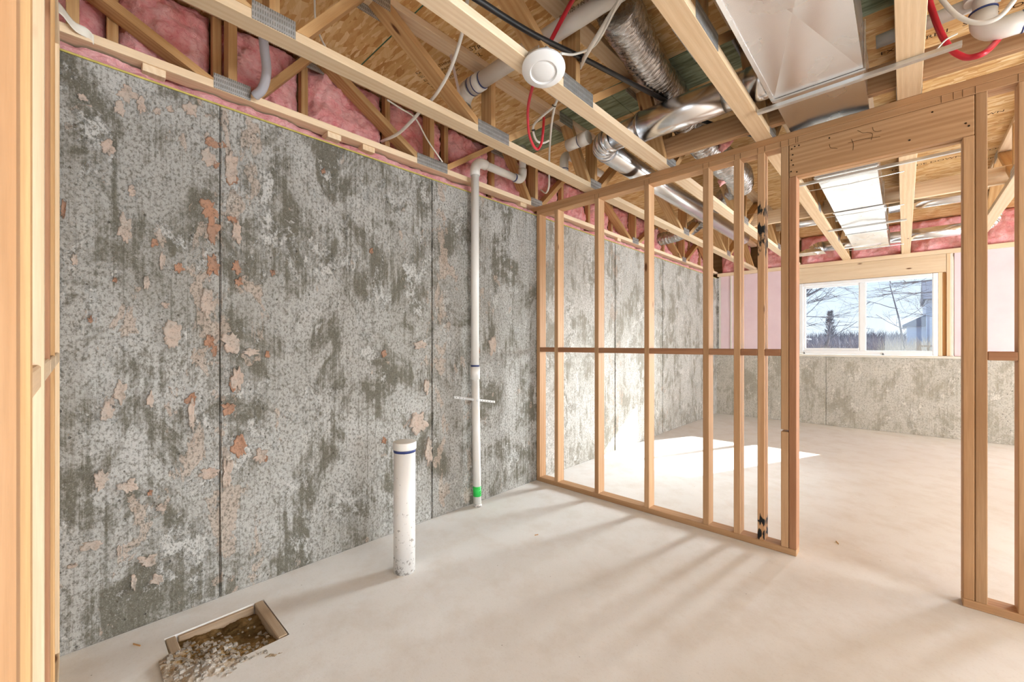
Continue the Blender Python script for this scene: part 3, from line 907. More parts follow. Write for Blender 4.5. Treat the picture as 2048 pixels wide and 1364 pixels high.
for x in (-1.13, -0.215):
    box('latch', (x - 0.012, y0 - 0.016, WZ0 + 0.002), (x + 0.012, y0, WZ0 + 0.012), BLACKR, w1, 0.001)
    box('latch', (x - 0.004, y0 - 0.016, WZ0 + 0.012), (x + 0.004, y0 - 0.006, WZ0 + 0.03), BLACKR, w1, 0.001)

# unseen sides of the basement: walls with openings added for the fill lamps
wr = empty('wall_right', (XR, 2, 0), kind='structure')
for a, b, z0, z1 in ((YB, 0.0, 0, 2.46), (0.0, 2.6, 0, 0.6), (0.0, 2.6, 2.1, 2.46), (2.6, 4.1, 0, 2.46), (4.1, 6.3, 2.15, 2.46), (6.3, YF + 0.25, 0, 2.46)):
    box('concrete_panel', (XR, a, z0), (XR + 0.2, b, z1), PLASTER, wr)
box('rim', (XR + 0.02, YB, 2.46), (XR + 0.2, YF + 0.25, ZO + 0.03), SILLWOOD, wr)
wb = empty('wall_back', (1, YB, 0), kind='structure')
for a, b, z0, z1 in ((XW - 0.2, -0.5, 0, 2.46), (-0.5, 2.1, 2.2, 2.46), (2.1, XR + 0.2, 0, 2.46)):
    box('concrete_panel', (a, YB - 0.2, z0), (b, YB, z1), PLASTER, wb)
box('rim', (XW - 0.2, YB - 0.2, 2.46), (XR + 0.2, YB, ZO + 0.03), SILLWOOD, wb)

# ================================================================ STUD PARTITION
YS, YE = 2.872, 2.961
part = empty('stud_partition', (-1.0, YS, 0), 'bare wooden stud wall with a doorway in front of the sunlit room', 'stud wall')
ym = (YS + YE) / 2
def hplate(x0, x1, z, name='bottom_plate', mat=PINE2):
    board(name, (x0, ym, z + 0.019), (x1, ym, z + 0.019), 0.089, 0.038, (0, 1, 0), mat, part)
hplate(XW + 0.006, -0.452, 0.0)
hplate(0.200, 1.80, 0.0)
hplate(XW + 0.006, 1.80, 2.391, 'top_plate')
hplate(XW - 0.09, 1.80, 2.429, 'top_plate')
def stud(x0, z0=0.038, z1=2.391, mat=PINE2, name='stud'):
    board(name, (x0 + 0.019, ym, z0), (x0 + 0.019, ym, z1), 0.089, 0.038, (0, 1, 0), mat, part)
SX = [XW + 0.006, -2.207, -1.804, -1.383, -0.971, -0.784, -0.651]
for i, x in enumerate(SX):
    stud(x, mat=PINE_SPRAYED if i == 6 else PINE2)
stud(-0.529, z0=0.728, name='king_stud')
stud(-0.529, z1=0.716, name='king_stud')
stud(0.240, name='king_stud')
stud(-0.4895, z1=2.203, mat=PINE_RED, name='trimmer_stud')
stud(0.2005, z1=2.203, name='trimmer_stud')
stud(0.367); stud(0.77); stud(1.17); stud(1.57)
ALLX = SX + [-0.529]
for a, b in zip(ALLX[:-1], ALLX[1:]):
    board('blocking', (a + 0.038, ym, 1.180), (b, ym, 1.180), 0.089, 0.040, (0, 1, 0), PINE_RED, part)
for a, b in ((0.278, 0.367), (0.405, 0.77), (0.808, 1.17)):
    board('blocking', (a, ym, 1.177), (b, ym, 1.177), 0.089, 0.040, (0, 1, 0), PINE_RED, part)
for y in (YS + 0.019, YE - 0.019):
    board('header', (-0.488, y, 2.297), (0.238, y, 2.297), 0.186, 0.038, (0, 0, 1), PINE2, part)
board('header_spacer', (-0.488, ym, 2.30), (0.238, ym, 2.30), 0.180, 0.0126, (0, 0, 1), PINE, part)
# pencil scribbles on the header and plate marks
def pencil(pts):
    tube('pencil_mark', [(x, YS - 0.0004, z) for x, z in spline([(a, b, 0) for a, b in pts], 5) and [(p.x, p.y) for p in spline([(a, b, 0) for a, b in pts], 5)]], 0.0008, INK, part, 4)
pencil([(-0.18, 2.37), (-0.16, 2.35), (-0.14, 2.345), (-0.12, 2.33), (-0.125, 2.30)])
pencil([(-0.12, 2.365), (-0.115, 2.345), (-0.10, 2.335), (-0.085, 2.335)])
pencil([(-0.30, 2.335), (-0.295, 2.315), (-0.275, 2.305), (-0.265, 2.30)])
pencil([(-0.205, 2.33), (-0.197, 2.30), (-0.199, 2.27)])
pencil([(-0.22, 2.315), (-0.16, 2.315), (-0.09, 2.305)])
for x in (-1.80, -1.765, -1.383, -1.345, -0.97, -0.933, -0.78, -0.745, -0.65, -0.612, -0.53, -0.49, -0.455, -0.445, 0.13, 0.17, 0.20, 0.24, 0.367):
    pencil([(x, 2.393), (x, 2.41), (x, 2.427)])
# nail heads
for x, z in ((-0.475, 2.365), (-0.470, 2.33), (-0.476, 2.30), (-0.468, 2.27), (-0.478, 2.235), (-0.45, 2.225), (-0.44, 2.375), (-0.46, 2.375), (0.21, 2.265), (0.22, 2.25), (-0.30, 2.37), (0.02, 2.25), (0.1, 2.36)):
    lathe('nail_head', [(0.0042, 0.0), (0.0042, 0.0012)], (x, YS, z), (0, -1, 0), INK, part, 8)

# near stud wall that runs away beside the camera on the far left
near = empty('stud_partition', (-1.4, -0.08, 0), 'blurred near stud wall at the left edge of the picture', 'stud wall')
NS = [(-0.45, 0.0272, PINE2), (-0.63, 0.0290, PINE_WEB), (-1.03, 0.0325, PINE), (-1.43, 0.0362, PINE_RED), (-1.83, 0.0366, PINE_WEB), (-2.37, 0.0350, PINE)]
for x, d, m in NS:
    board('stud', (x - 0.019, -d - 0.0445, 0.038), (x - 0.019, -d - 0.0445, 2.391), 0.089, 0.038, (0, 1, 0), m, near)
board('bottom_plate', (-2.41, -0.079, 0.019), (-0.42, -0.079, 0.019), 0.089, 0.038, (0, 1, 0), PINE, near)
board('top_plate', (-2.41, -0.079, 2.41), (-0.42, -0.079, 2.41), 0.089, 0.038, (0, 1, 0), PINE, near)
for (a, d, _), (b, e, _) in zip(NS[:-1], NS[1:]):
    board('blocking', (a - 0.038, -0.078, 1.18), (b, -0.078, 1.18), 0.085, 0.038, (0, 1, 0), PINE, near)

# ================================================================ FLOOR TRUSSES
NODES = [  # (bottom Y, top Y) of each sloping web, in order along the truss
    (-2.60, -3.30), (-2.45, -1.90), (-1.10, -1.72), (-0.95, -0.45),
    (0.44, -0.30), (0.65, 0.93), (1.64, 1.02), (1.86, 2.40), (2.80, 2.55), (2.97, 3.35), (3.25 + 1.42, 4.02), (4.90, 5.48), (6.26, 5.62), (6.45, 7.02), (7.70, 7.18)]
VERTS = [-2.52, -1.02, 0.00, 0.545, 1.74, 2.885, 4.79, 6.355]
PLB = [(0.544, 0.156), (1.745, 0.258), (2.885, 0.156), (4.79, 0.156), (6.355, 0.15), (-1.02, 0.156), (-2.52, 0.156)]
PLT = [(0.975, 0.15), (2.48, 0.16), (5.55, 0.16), (3.95, 0.16), (7.1, 0.15), (-0.38, 0.15)]
TX = [-2.462, -1.842, -1.232, -0.617, 0.018, 0.630, 1.24]
TL = ['pine floor truss lying along the top of the concrete wall',
      'pine floor truss second from the concrete wall, above the tall white pipe',
      'pine floor truss that carries the round white disc',
      'pine floor truss just left of the wide sheet metal duct',
      'pine floor truss just right of the wide sheet metal duct',
      'pine floor truss at the right edge, beyond the doorway',
      'pine floor truss farthest right, behind the door studs']
def truss_mesh_web(ya, za, yb, zb, X, parent):
    L = math.hypot(yb - ya, zb - za)
    h = 0.019 * L / abs(zb - za)
    q = [(ya - h, za), (ya + h, za), (yb + h, zb), (yb - h, zb)]
    vs = [(X - 0.0445, y, z) for y, z in q] + [(X + 0.0445, y, z) for y, z in q]
    fs = [(0, 3, 2, 1), (4, 5, 6, 7), (0, 1, 5, 4), (1, 2, 6, 5), (2, 3, 7, 6), (3, 0, 4, 7)]
    ax = Vector((0, yb - ya, zb - za)).normalized()
    sd = Vector((1, 0, 0))
    R = Matrix((ax, sd, ax.cross(sd))).transposed()
    return mk('web', vs, fs, PINE_WEB, parent, rot=R)
zb0, zt0 = ZT + 0.038, ZO - 0.038
def make_truss(X, label):
    t = empty('floor_truss', (X, 2.0, ZT), label, 'truss', 'open-web floor trusses overhead')
    board('bottom_chord', (X, YB + 0.02, ZT + 0.019), (X, YF + 0.10, ZT + 0.019), 0.089, 0.038, (1, 0, 0), PINE, t, 0.002)
    board('top_chord', (X, YB + 0.02, ZO - 0.0195), (X, YF + 0.10, ZO - 0.0195), 0.089, 0.037, (1, 0, 0), PINE, t, 0.002)
    for ya, yb in NODES:
        truss_mesh_web(ya, zb0, yb, zt0, X, t)
    for y in VERTS:
        board('post', (X, y, zb0), (X, y, zt0), 0.089, 0.038, (1, 0, 0), PINE_WEB, t, 0.002)
    for s in (-1, 1):
        xs = X + s * 0.0455
        for yc, w in PLB:
            board('connector_plate', (xs, yc - w / 2, ZT + 0.037), (xs, yc + w / 2, ZT + 0.037), 0.072, 0.002, (0, 0, 1), PLATE, t, 0.0004)
        for yc, w in PLT:
            board('connector_plate', (xs, yc - w / 2, ZO - 0.040), (xs, yc + w / 2, ZO - 0.040), 0.072, 0.002, (0, 0, 1), PLATE, t, 0.0004)
    return t
TR = []
def copy_tree(o, mw, parent=None):
    c = o.copy()
    COL.objects.link(c)
    WM[c] = mw
    c.parent = parent
    c.matrix_basis = (WM[parent].inverted() @ mw) if parent else mw
    for ch in o.children:
        copy_tree(ch, mw @ WM[o].inverted() @ WM[ch], c)
    return c
t0 = make_truss(TX[0], TL[0])
TR.append(t0)
for X, lb in zip(TX[1:], TL[1:]):
    c = copy_tree(t0, Matrix.Translation((X, 2.0, ZT)))
    c['label'] = lb
    TR.append(c)

# white house-wrap scrap on the first truss
def wrap(u, v):
    return (XW + 0.012 + 0.02 * math.sin(u * 5) * v, -0.06 + 0.12 * u, 2.575 - 0.09 * u - 0.055 * v * (1 - 0.5 * u) + 0.01 * math.sin(u * 9))
o = sheet('wrap_scrap', wrap, 14, 6, PAPER)
o.modifiers.new('thick', 'SOLIDIFY').thickness = 0.0015
tag(o, 'scrap of off-white house wrap over the first truss beside the near studs', 'wrap')

# strongback: plank on edge threaded through the trusses above the partition
sb = tag(board('strongback_plank', (-1.275, 2.824, 2.577), (1.55, 2.824, 2.577), 0.140, 0.036, (0, 0, 1), PINE2), 'brown plank on edge running through the trusses above the stud wall', 'plank')
tag(board('strongback_plank', (-1.275, 5.10, 2.577), (1.55, 5.10, 2.577), 0.140, 0.036, (0, 0, 1), PINE), 'pale plank on edge threaded through the trusses over the far room', 'plank')

# ================================================================ DUCTS
trunk = empty('trunk_duct', (-0.31, 3.8, 2.475), 'wide rectangular galvanised duct hung between two trusses', 'duct')
DX0, DX1, DZ0, DZ1 = -0.490, -0.130, 2.4765, 2.700
SEC = [0.25, 1.30, 2.470, 3.84, 5.00, 6.10, 7.18]
for i in range(len(SEC) - 1):
    a, b = SEC[i] + 0.002, SEC[i + 1] - 0.002
    g = 0.0 if i % 2 == 0 else 0.004
    if i >= 2:
        g += 0.004
    x0, x1, z0, z1 = DX0 + g, DX1 - g, DZ0 + g * 0.5, DZ1 - g
    vs = [(x0, a, z0), (x1, a, z0), (x1, b, z0), (x0, b, z0), (x0, a, z1), (x1, a, z1), (x1, b, z1), (x0, b, z1),
          ((x0 + x1) / 2, (a + b) / 2, z0 - 0.0), (x0, (a + b) / 2, (z0 + z1) / 2), (x1, (a + b) / 2, (z0 + z1) / 2)]
    vs[8] = ((x0 + x1) / 2, (a + b) / 2, z0 + 0.016)
    vs[9] = (x0 + 0.008, (a + b) / 2, (z0 + z1) / 2)
    vs[10] = (x1 - 0.008, (a + b) / 2, (z0 + z1) / 2)
    fs = [(0, 8, 1), (1, 8, 2), (2, 8, 3), (3, 8, 0), (4, 5, 6, 7), (0, 1, 5, 4), (3, 7, 6, 2),
          (0, 4, 9), (4, 7, 9), (7, 3, 9), (3, 0, 9), (1, 10, 5), (5, 10, 6), (6, 10, 2), (2, 10, 1)]
    mk('duct_section', vs, [f[::-1] if k < 4 else f for k, f in enumerate(fs)], GALV, trunk)
for y in SEC[1:-1]:
    box('drive_cleat', (DX0 - 0.004, y - 0.014, DZ0 - 0.003), (DX0 + 0.001, y + 0.014, DZ1), GALV, trunk, 0.001)
    box('drive_cleat', (DX1 - 0.001, y - 0.014, DZ0 - 0.003), (DX1 + 0.004, y + 0.014, DZ1), GALV, trunk, 0.001)
    box('slip_joint', (DX0, y - 0.016, DZ0 - 0.003), (DX1, y + 0.016, DZ0 + 0.001), GALV, trunk, 0.001)
box('seam_flange', (DX0 - 0.006, SEC[0], DZ0 - 0.002), (DX0 + 0.012, SEC[2], DZ0 + 0.004), GALV, trunk, 0.001)
box('end_cap', (DX0, SEC[-1] - 0.004, DZ0), (DX1, SEC[-1] + 0.004, DZ1), GALV, trunk, 0.001)

def hanger(y, x0, x1, z, label):
    h = empty('duct_hanger', ((x0 + x1) / 2, y, z), label, 'hanger', 'steel angle hangers under the duct')
    box('flange', (x0, y - 0.012, z), (x1, y + 0.014, z + 0.002), STEEL, h, 0.0005)
    box('web_leg', (x0, y - 0.0125, z + 0.002), (x1, y - 0.0105, z + 0.018), STEEL, h, 0.0005)
hanger(2.492, -0.565, 0.172, 2.448, 'steel angle hanger crossing under the wide duct in front of the doorway')
hanger(3.87, -0.60, 0.30, 2.452, 'steel angle hanger under the wide duct just beyond the doorway')
hanger(5.66, -0.60, 0.02, 2.452, 'steel angle hanger under the far half of the wide duct')
for y, lb in ((4.08, 'thin hanger wire under the wide duct behind the door head'), (5.05, 'thin hanger wire under the middle of the wide duct'), (7.05, 'thin hanger wire under the far end of the wide duct')):
    tag(tube('hanger_wire', [(-0.56, y, 2.464), (-0.3, y + 0.02, 2.462), (0.0, y, 2.464)], 0.003, STEEL, None, 6), lb, 'wire')

# round branch: from the trunk through the trusses, elbow, then along the joists
br = empty('round_duct', (-0.95, 2.47, 2.51), 'shiny round galvanised duct branching left from the wide duct', 'duct')
tube('pipe', [(-0.72, 2.47, 2.602), (-1.215, 2.47, 2.602)], 0.090, GALVPIPE, br, 40)
tube('collar', [(-0.486, 2.47, 2.602), (-0.60, 2.47, 2.602)], 0.092, GALVPIPE, br, 40)
tube('pipe', [(-0.59, 2.47, 2.602), (-0.73, 2.47, 2.602)], 0.087, GALVPIPE, br, 40)
ring('bead', (-1.205, 2.47, 2.602), (1, 0, 0), 0.092, 0.008, GALVPIPE, br, 40)
tube('pipe', [(-1.21, 2.47, 2.602), (-1.40, 2.47, 2.600)], 0.078, GALVPIPE, br, 36)
ec = Vector((-1.40, 2.60, 2.60))
ep = [ec + Vector((-math.sin(t) * 0.13, -math.cos(t) * 0.13, 0)) for t in [math.pi / 2 * i / 4 for i in range(5)]]
for a, b in zip(ep[:-1], ep[1:]):
    d = (b - a).normalized()
    tube('elbow_gore', [a - d * 0.006, b + d * 0.006], 0.080, GALVPIPE, br, 36)
    ring('bead', b, d, 0.084, 0.006, GALVPIPE, br, 36)
tube('pipe', [(-1.53, 2.61, 2.598), (-1.53, 3.5, 2.590), (-1.50, 5.9, 2.580)], 0.077, GALVPIPE, br, 36)

# far round ducts
fd = empty('round_duct', (-0.1, 6.95, 2.45), 'low round galvanised duct with elbows above the far window', 'duct')
tube('pipe', [(-0.80, 6.98, 2.545), (-0.21, 6.98, 2.545)], 0.068, GALVPIPE, fd, 28)
tube('pipe', [(-0.125, 6.98, 2.545), (0.60, 6.98, 2.545)], 0.068, GALVPIPE, fd, 28)
for s, x in ((-1, -0.80), (1, 0.60)):
    c0 = Vector((x, 6.98, 2.545))
    pts = [c0 + Vector((s * math.sin(t) * 0.11, 0.0, (1 - math.cos(t)) * 0.11 * (-0.6 if s < 0 else 1))) for t in [math.pi / 2 * i / 4 for i in range(5)]]
    for a, b in zip(pts[:-1], pts[1:]):
        d = (b - a).normalized()
        tube('elbow_gore', [a - d * 0.006, b + d * 0.006], 0.073, GALVPIPE, fd, 28)
        ring('bead', b, d, 0.077, 0.006, GALVPIPE, fd, 28)
ap = [(0.52, 7.05, ZO - 0.002), (0.90, 7.05, ZO - 0.002), (0.90, 6.90, ZO - 0.002), (0.52, 6.90, ZO - 0.002), (0.63, 7.02, 2.73), (0.79, 7.02, 2.73), (0.79, 6.93, 2.73), (0.63, 6.93, 2.73)]
mk('boot', ap, [(0, 1, 2, 3), (4, 7, 6, 5), (0, 4, 5, 1), (1, 5, 6, 2), (2, 6, 7, 3), (3, 7, 4, 0)], GALV, fd)
mk('boot', [(-1.08, 7.12, 2.47), (-0.78, 7.12, 2.47), (-0.78, 6.86, 2.47), (-1.08, 6.86, 2.47), (-0.98, 7.04, 2.53), (-0.86, 7.04, 2.53), (-0.86, 6.92, 2.53), (-0.98, 6.92, 2.53)],
   [(0, 3, 2, 1), (4, 5, 6, 7), (0, 1, 5, 4), (1, 2, 6, 5), (2, 3, 7, 6), (3, 0, 4, 7)], GALV, fd)
tag(tube('round_duct', [(-1.16, 6.05, 2.70), (-0.50, 6.05, 2.70)], 0.062, GALVPIPE, None, 28), 'round galvanised duct left of the wide duct in the far room', 'duct')
tag(tube('round_duct', [(-0.12, 6.05, 2.70), (0.40, 6.05, 2.70), (1.10, 6.05, 2.70)], 0.062, GALVPIPE, None, 28), 'round galvanised duct right of the wide duct in the far room', 'duct')

# insulated flexible ducts
def flex(name, pts, R, label, n=26, parts=True):
    path = spline(pts, n)
    seed = len(label)
    def rf(t, a, i):
        w = 0.5 + 0.5 * math.sin(i * 1.55)
        return R * (1 - 0.15 * math.exp(-((path[i].y - 2.47) / 0.2) ** 2)) * (0.92 + 0.075 * w + 0.07 * fbm((i * 0.9 + seed, math.cos(a) * 1.6, math.sin(a) * 1.6), 1.3, 3) + 0.05 * fbm((t * 9, math.cos(a), math.sin(a) + seed), 1.0, 2))
    return tag(tube(name, path, R, FOIL, None, 34, True, rf), label, 'duct')
FP = [(-0.97, 1.73, 2.797), (-0.99, 1.86, 2.796), (-1.02, 2.05, 2.795), (-1.05, 2.28, 2.803), (-1.06, 2.50, 2.812), (-1.07, 2.72, 2.770), (-1.06, 2.90, 2.715), (-1.04, 3.05, 2.665), (-1.01, 3.25, 2.62), (-0.985, 3.45, 2.60), (-0.99, 3.75, 2.61), (-1.05, 4.05, 2.63)]
flex('flexible_duct', FP, 0.102, 'grey foil flexible duct running between trusses and sagging over the stud wall')
flex('flexible_duct', [(-1.05, 4.05, 2.63), (-1.17, 4.32, 2.69), (-1.32, 4.60, 2.76), (-1.55, 4.95, 2.765), (-1.80, 5.25, 2.72), (-2.10, 5.42, 2.66), (-2.40, 5.46, 2.64)], 0.085, 'grey foil flexible duct in the far room bending towards the concrete wall')
flex('flexible_duct', [(-0.80, 1.16, 2.80), (-0.93, 1.20, 2.775), (-1.02, 1.33, 2.765), (-0.98, 1.45, 2.79), (-0.80, 1.48, 2.80)], 0.085, 'bulge of grey foil duct at the top edge above the red tube')
def tuft(u, v):
    a = u * 2 * math.pi
    r = 0.045 * math.sin(math.pi * min(max(v, 0.02), 0.98)) * (1 + 0.5 * fbm((math.cos(a), math.sin(a), v * 3), 1.5))
    return (-0.93 + r * math.cos(a) + 0.03 * v, 3.13 + r * math.sin(a), 2.575 + 0.13 * v)
tag(sheet('insulation_tuft', tuft, 18, 14, PINK), 'torn tuft of pink insulation beside the flexible duct on the stud wall', 'insulation')
def tuft2(u, v):
    a = u * 2 * math.pi
    r = 0.05 * math.sin(math.pi * min(max(v, 0.02), 0.98)) * (1 + 0.5 * fbm((math.cos(a) + 4, math.sin(a), v * 3), 1.5))
    return (-1.06 + r * math.cos(a) + 0.10 * v, 3.52 + r * math.sin(a), 2.475 + 0.16 * v)
tag(sheet('insulation_tuft', tuft2, 18, 14, PINK), 'torn tuft of pink insulation hanging behind the stud wall top plate', 'insulation')

# ================================================================ PLUMBING
st = empty('stub_pipe', (-1.978, 1.240, 0), 'short capped white drain pipe standing up from the slab', 'pipe')
tube('pipe', [(-1.978, 1.240, 0.0), (-1.976, 1.241, 0.665)], 0.0575, STUBPVC, st, 40)
lathe('cap', [(0.0585, 0.0), (0.0625, 0.003), (0.0625, 0.036), (0.060, 0.041), (0.056, 0.042)], (-1.976, 1.241, 0.660), (0, 0, 1), PVC, st, 40)
ring('primer_band', (-1.976, 1.241, 0.655), (0, 0, 1), 0.0583, 0.018, BLUE, st, 40)

VX = -2.352
vp = empty('vent_pipe', (VX, 2.105, 0), 'tall thin white vent pipe against the concrete wall with elbows overhead', 'pipe')
tube('pipe', [(VX, 2.108, 0.0), (VX, 2.085, 1.00)], 0.030, PVC, vp, 28)
tube('coupling', [(VX, 2.0855, 0.965), (VX, 2.0845, 1.060)], 0.0365, PVC, vp, 28)
ring('primer_band', (VX, 2.0845, 1.066), (0, 0, 1), 0.0318, 0.012, BLUE, vp, 28)
tube('pipe', [(VX, 2.084, 1.05), (VX, 2.084, 2.50)], 0.030, PVC, vp, 28)
ring('primer_band', (VX, 2.084, 2.508), (0, 0, 1), 0.0318, 0.010, BLUE, vp, 28)
el = arc((VX, 2.160, 2.536), (0, -1, 0), (0, 0, 1), 0.076, 8)
tube('elbow', [Vector((VX, 2.084, 2.500))] + el + [Vector((VX, 2.195, 2.612))], 0.037, PVC, vp, 28)
tube('pipe', [(VX, 2.19, 2.612), (VX, 2.53, 2.612)], 0.030, PVC, vp, 28)
ring('primer_band', (VX, 2.52, 2.612), (0, 1, 0), 0.0318, 0.010, BLUE, vp, 28)
el = arc((VX, 2.555, 2.676), (0, 0, -1), (0, 1, 0), 0.064, 8)
tube('elbow', [Vector((VX, 2.525, 2.612))] + el + [Vector((VX, 2.619, 2.71))], 0.036, PVC, vp, 28)
tube('pipe', [(VX, 2.619, 2.70), (VX, 2.619, ZO)], 0.030, PVC, vp, 28)
ring('green_tape', (VX, 2.1050, 0.118), (0, -0.023, 1), 0.0308, 0.075, GREENT, vp, 28)
ring('base_collar', (VX, 2.108, 0.012), (0, 0, 1), 0.0325, 0.020, STUBPVC, vp, 28)
for i, z in enumerate((0.135, 0.115, 0.100)):
    tube('ink_mark', [(VX + 0.0318, 2.104 - 0.008 + 0.004 * i, z), (VX + 0.0318, 2.104 + 0.010, z + 0.006)], 0.0012, INK, vp, 5)

strap = empty('pipe_strap', (VX, 2.13, 0.80), 'white perforated strap crossing the tall vent pipe', 'strap')
def strapf(u, v):
    y = 1.93 + 0.42 * u
    x = XW + 0.006 + 0.090 * math.exp(-((y - 2.09) / 0.055) ** 2)
    return (x, y, 0.838 - 0.078 * u + (v - 0.5) * 0.018)
o = sheet('band', strapf, 60, 1, PERF, strap)
o.modifiers.new('thick', 'SOLIDIFY').thickness = 0.001
for i in range(14):
    u = 0.05 + i * 0.069
    if 0.25 < u < 0.55:
        continue
    p = Vector(strapf(u, 0.5))
    lathe('hole', [(0.0035, 0.0), (0.0035, 0.0008)], p, (1, 0, 0), INK, strap, 10)

dp = empty('drain_pipe', (-1.45, 1.655, 2.73), 'thick white drain pipe crossing the trusses towards the foil duct', 'pipe')
tube('pipe', [(-1.90, 1.648, 2.776), (-0.80, 1.648, 2.784)], 0.0445, PVC, dp, 32)
tube('coupling', [(-1.80, 1.648, 2.7765), (-1.885, 1.648, 2.776)], 0.052, PVC, dp, 32)
el = arc((-1.90, 1.648, 2.700), (0, 0, 1), (-1, 0, 0), 0.076, 8)
tube('elbow', el, 0.051, PVC, dp, 32)
for x, rr in ((-1.79, 0.0465), (-1.845, 0.0530), (-1.882, 0.0530)):
    ring('primer_line', (x, 1.648, 2.776), (1, 0, 0), rr, 0.006, BLUE, dp, 32)
tube('pipe', [(-1.976, 1.648, 2.70), (-1.976, 1.648, 2.60)], 0.0445, PVC, dp, 32)
ring('metal_clamp', (-1.976, 1.648, 2.675), (0, 0, 1), 0.056, 0.024, STEEL, dp, 32)
o = board('hanger_strap', (-1.93, 1.60, 2.68), (-1.86, 1.46, 2.88), 0.02, 0.0015, (1, 0, 0), STEEL, dp, 0.0003)
lettering('PVC 1120  3 IN  SCH 40', 0.022, (-1.20, 1.6025, 2.785), (1, 0, 0), (0, -0.3, 1), INK, dp, 'print')
for i, (dx, dy) in enumerate(((0.0, 0.0), (0.05, 0.02))):
    p = [(-1.31 + dx, 1.47 + dy, 2.90), (-1.30 + dx, 1.45 + dy, 2.85), (-1.34 + dx, 1.40 + dy, 2.82)]
    o = sheet('strap_scrap', lambda u, v, p=p: tuple(Vector(p[0]).lerp(Vector(p[1]), u) + Vector((0.018 * v, -0.05 * u * u, -0.01 * u))), 10, 1, PERF)
    o.modifiers.new('thick', 'SOLIDIFY').thickness = 0.001
    tag(o, ('curled white strap end hanging from the subfloor near the top, left one', 'curled white strap end hanging from the subfloor near the top, right one')[i], 'strap')

p3 = empty('drain_pipe', (-1.6, 2.60, 2.6), 'white drain pipe end beside the round metal elbow', 'pipe')
tube('pipe', [(-1.64, 2.45, 2.66), (-1.76, 2.45, 2.658)], 0.040, PVC, p3, 28)
tube('coupling', [(-1.585, 2.45, 2.662), (-1.655, 2.45, 2.66)], 0.046, PVC, p3, 28)
ring('primer_line', (-1.658, 2.45, 2.66), (1, 0, 0), 0.0445, 0.006, BLUE, p3, 28)
p4 = empty('drain_elbow', (-1.98, 2.76, 2.6), 'white pipe elbow pointing down behind the dark web board', 'pipe')
el = arc((-2.00, 2.80, 2.70), (0, -1, 0), (0, 0, 1), 0.07, 8)
tube('elbow', [Vector((-2.00, 2.73, 2.62))] + el, 0.036, PVC, p4, 24)
ring('primer_line', (-2.00, 2.73, 2.64), (0, 0, 1), 0.0375, 0.006, BLUE, p4, 24)
tube('pipe', [(-2.00, 2.79, 2.77), (-2.00, 3.3, 2.775)], 0.030, PVC, p4, 24)
p5 = empty('drain_trap', (0.26, 2.68, 2.55), 'white pipe trap with fittings right of the last near truss', 'pipe')
tube('pipe', [(-0.10, 2.715, 2.715), (0.30, 2.715, 2.725)], 0.030, PVC, p5, 24)
tube('coupling', [(0.245, 2.66, 2.80), (0.245, 2.66, 2.70)], 0.058, PVC, p5, 28)
tube('pipe', [(0.245, 2.66, 2.71), (0.245, 2.66, 2.60)], 0.032, PVC, p5, 28)
el = arc((0.300, 2.66, 2.605), (-1, 0, 0), (0, 0, -1), 0.055, 8)
tube('elbow', [Vector((0.245, 2.66, 2.64))] + el + [Vector((0.36, 2.67, 2.552))], 0.042, PVC, p5, 28)
tube('pipe', [(0.35, 2.67, 2.552), (0.42, 2.68, 2.575), (0.52, 2.70, 2.64)], 0.042, PVC, p5, 28)
ring('primer_line', (0.245, 2.66, 2.645), (0, 0, 1), 0.0435, 0.006, BLUE, p5, 28)
ring('primer_line', (0.352, 2.67, 2.552), (1, 0, 0), 0.0435, 0.005, BLUE, p5, 28)
ring('primer_line', (0.372, 2.672, 2.556), (1, 0, 0), 0.0435, 0.005, BLUE, p5, 28)

# ================================================================ TUBES AND CABLES
def cable(name, pts, r, mat, label, cat='cable', n=10, seg=10):
    return tag(tube(name, spline(pts, n), r, mat, None, seg), label, cat)
cable('black_cable', BLACK, 0.0125, BLACKR, 'thick black cable slanting across the ceiling past the white disc')
ct = Vector((-1.161, 1.73, 2.65)); cd = (Vector((-1.129, 2.11, 2.7)) - Vector((-1.194, 1.379, 2.6))).normalized()
tag(ring('cable_clip', ct, cd, 0.019, 0.024, BLACKR, None, 12), 'small black clip around the thick black cable', 'clip')
cable('red_tube', RED1, 0.0105, RED, 'red water tube at the top edge crossing behind the black cable', 'tube')
cable('red_tube', RED2, 0.0085, RED, 'red water tube hanging in a loop below the white disc', 'tube')
cable('red_tube', REDU, 0.012, RED, 'red water tube hanging in a wide loop at the top right', 'tube')
cable('white_cable', WHT1, 0.0105, WHITEC, 'thick white cable from the top edge to the black clip')
cable('white_cable', WHT1B, 0.0055, WHITEC, 'thin white cable curving from the top edge to the white disc')
cable('white_cable', WHT2, 0.0070, WHITEC, 'white cable looping beside the hanging red tube')
cable('white_cable', WHT3, 0.0070, WHITEC, 'long white cable dropping beside the red loop to the second truss')
cable('white_cable', ROMEX, 0.0085, WHITEC, 'white cable dropping from the third truss to the second truss')
cable('white_cable', ROMEX2, 0.0090, WHITEC, 'white cable curving below the second truss towards the pink insulation')
cable('white_cable', WIRE2, 0.0045, WHITEC, 'thin white wire hanging before the subfloor near the top left')
cable('white_cable', WIRE3, 0.0050, WHITEC, 'thin white wire slanting down to a plate over the wall')
cable('grey_tube', GRAY, 0.021, GREYC, 'bent grey conduit in front of the pink insulation', 'tube', 10, 16)
cable('white_cable', WHTU, 0.0085, WHITEC, 'white tube hanging in a loop in front of the white pipe trap', 'tube')
cable('white_cable', [(0.10, 2.56, 2.50), (0.13, 2.58, 2.54), (0.165, 2.60, 2.56)], 0.0035, WHITEC, 'short thin white wire behind the steel hanger at top right')
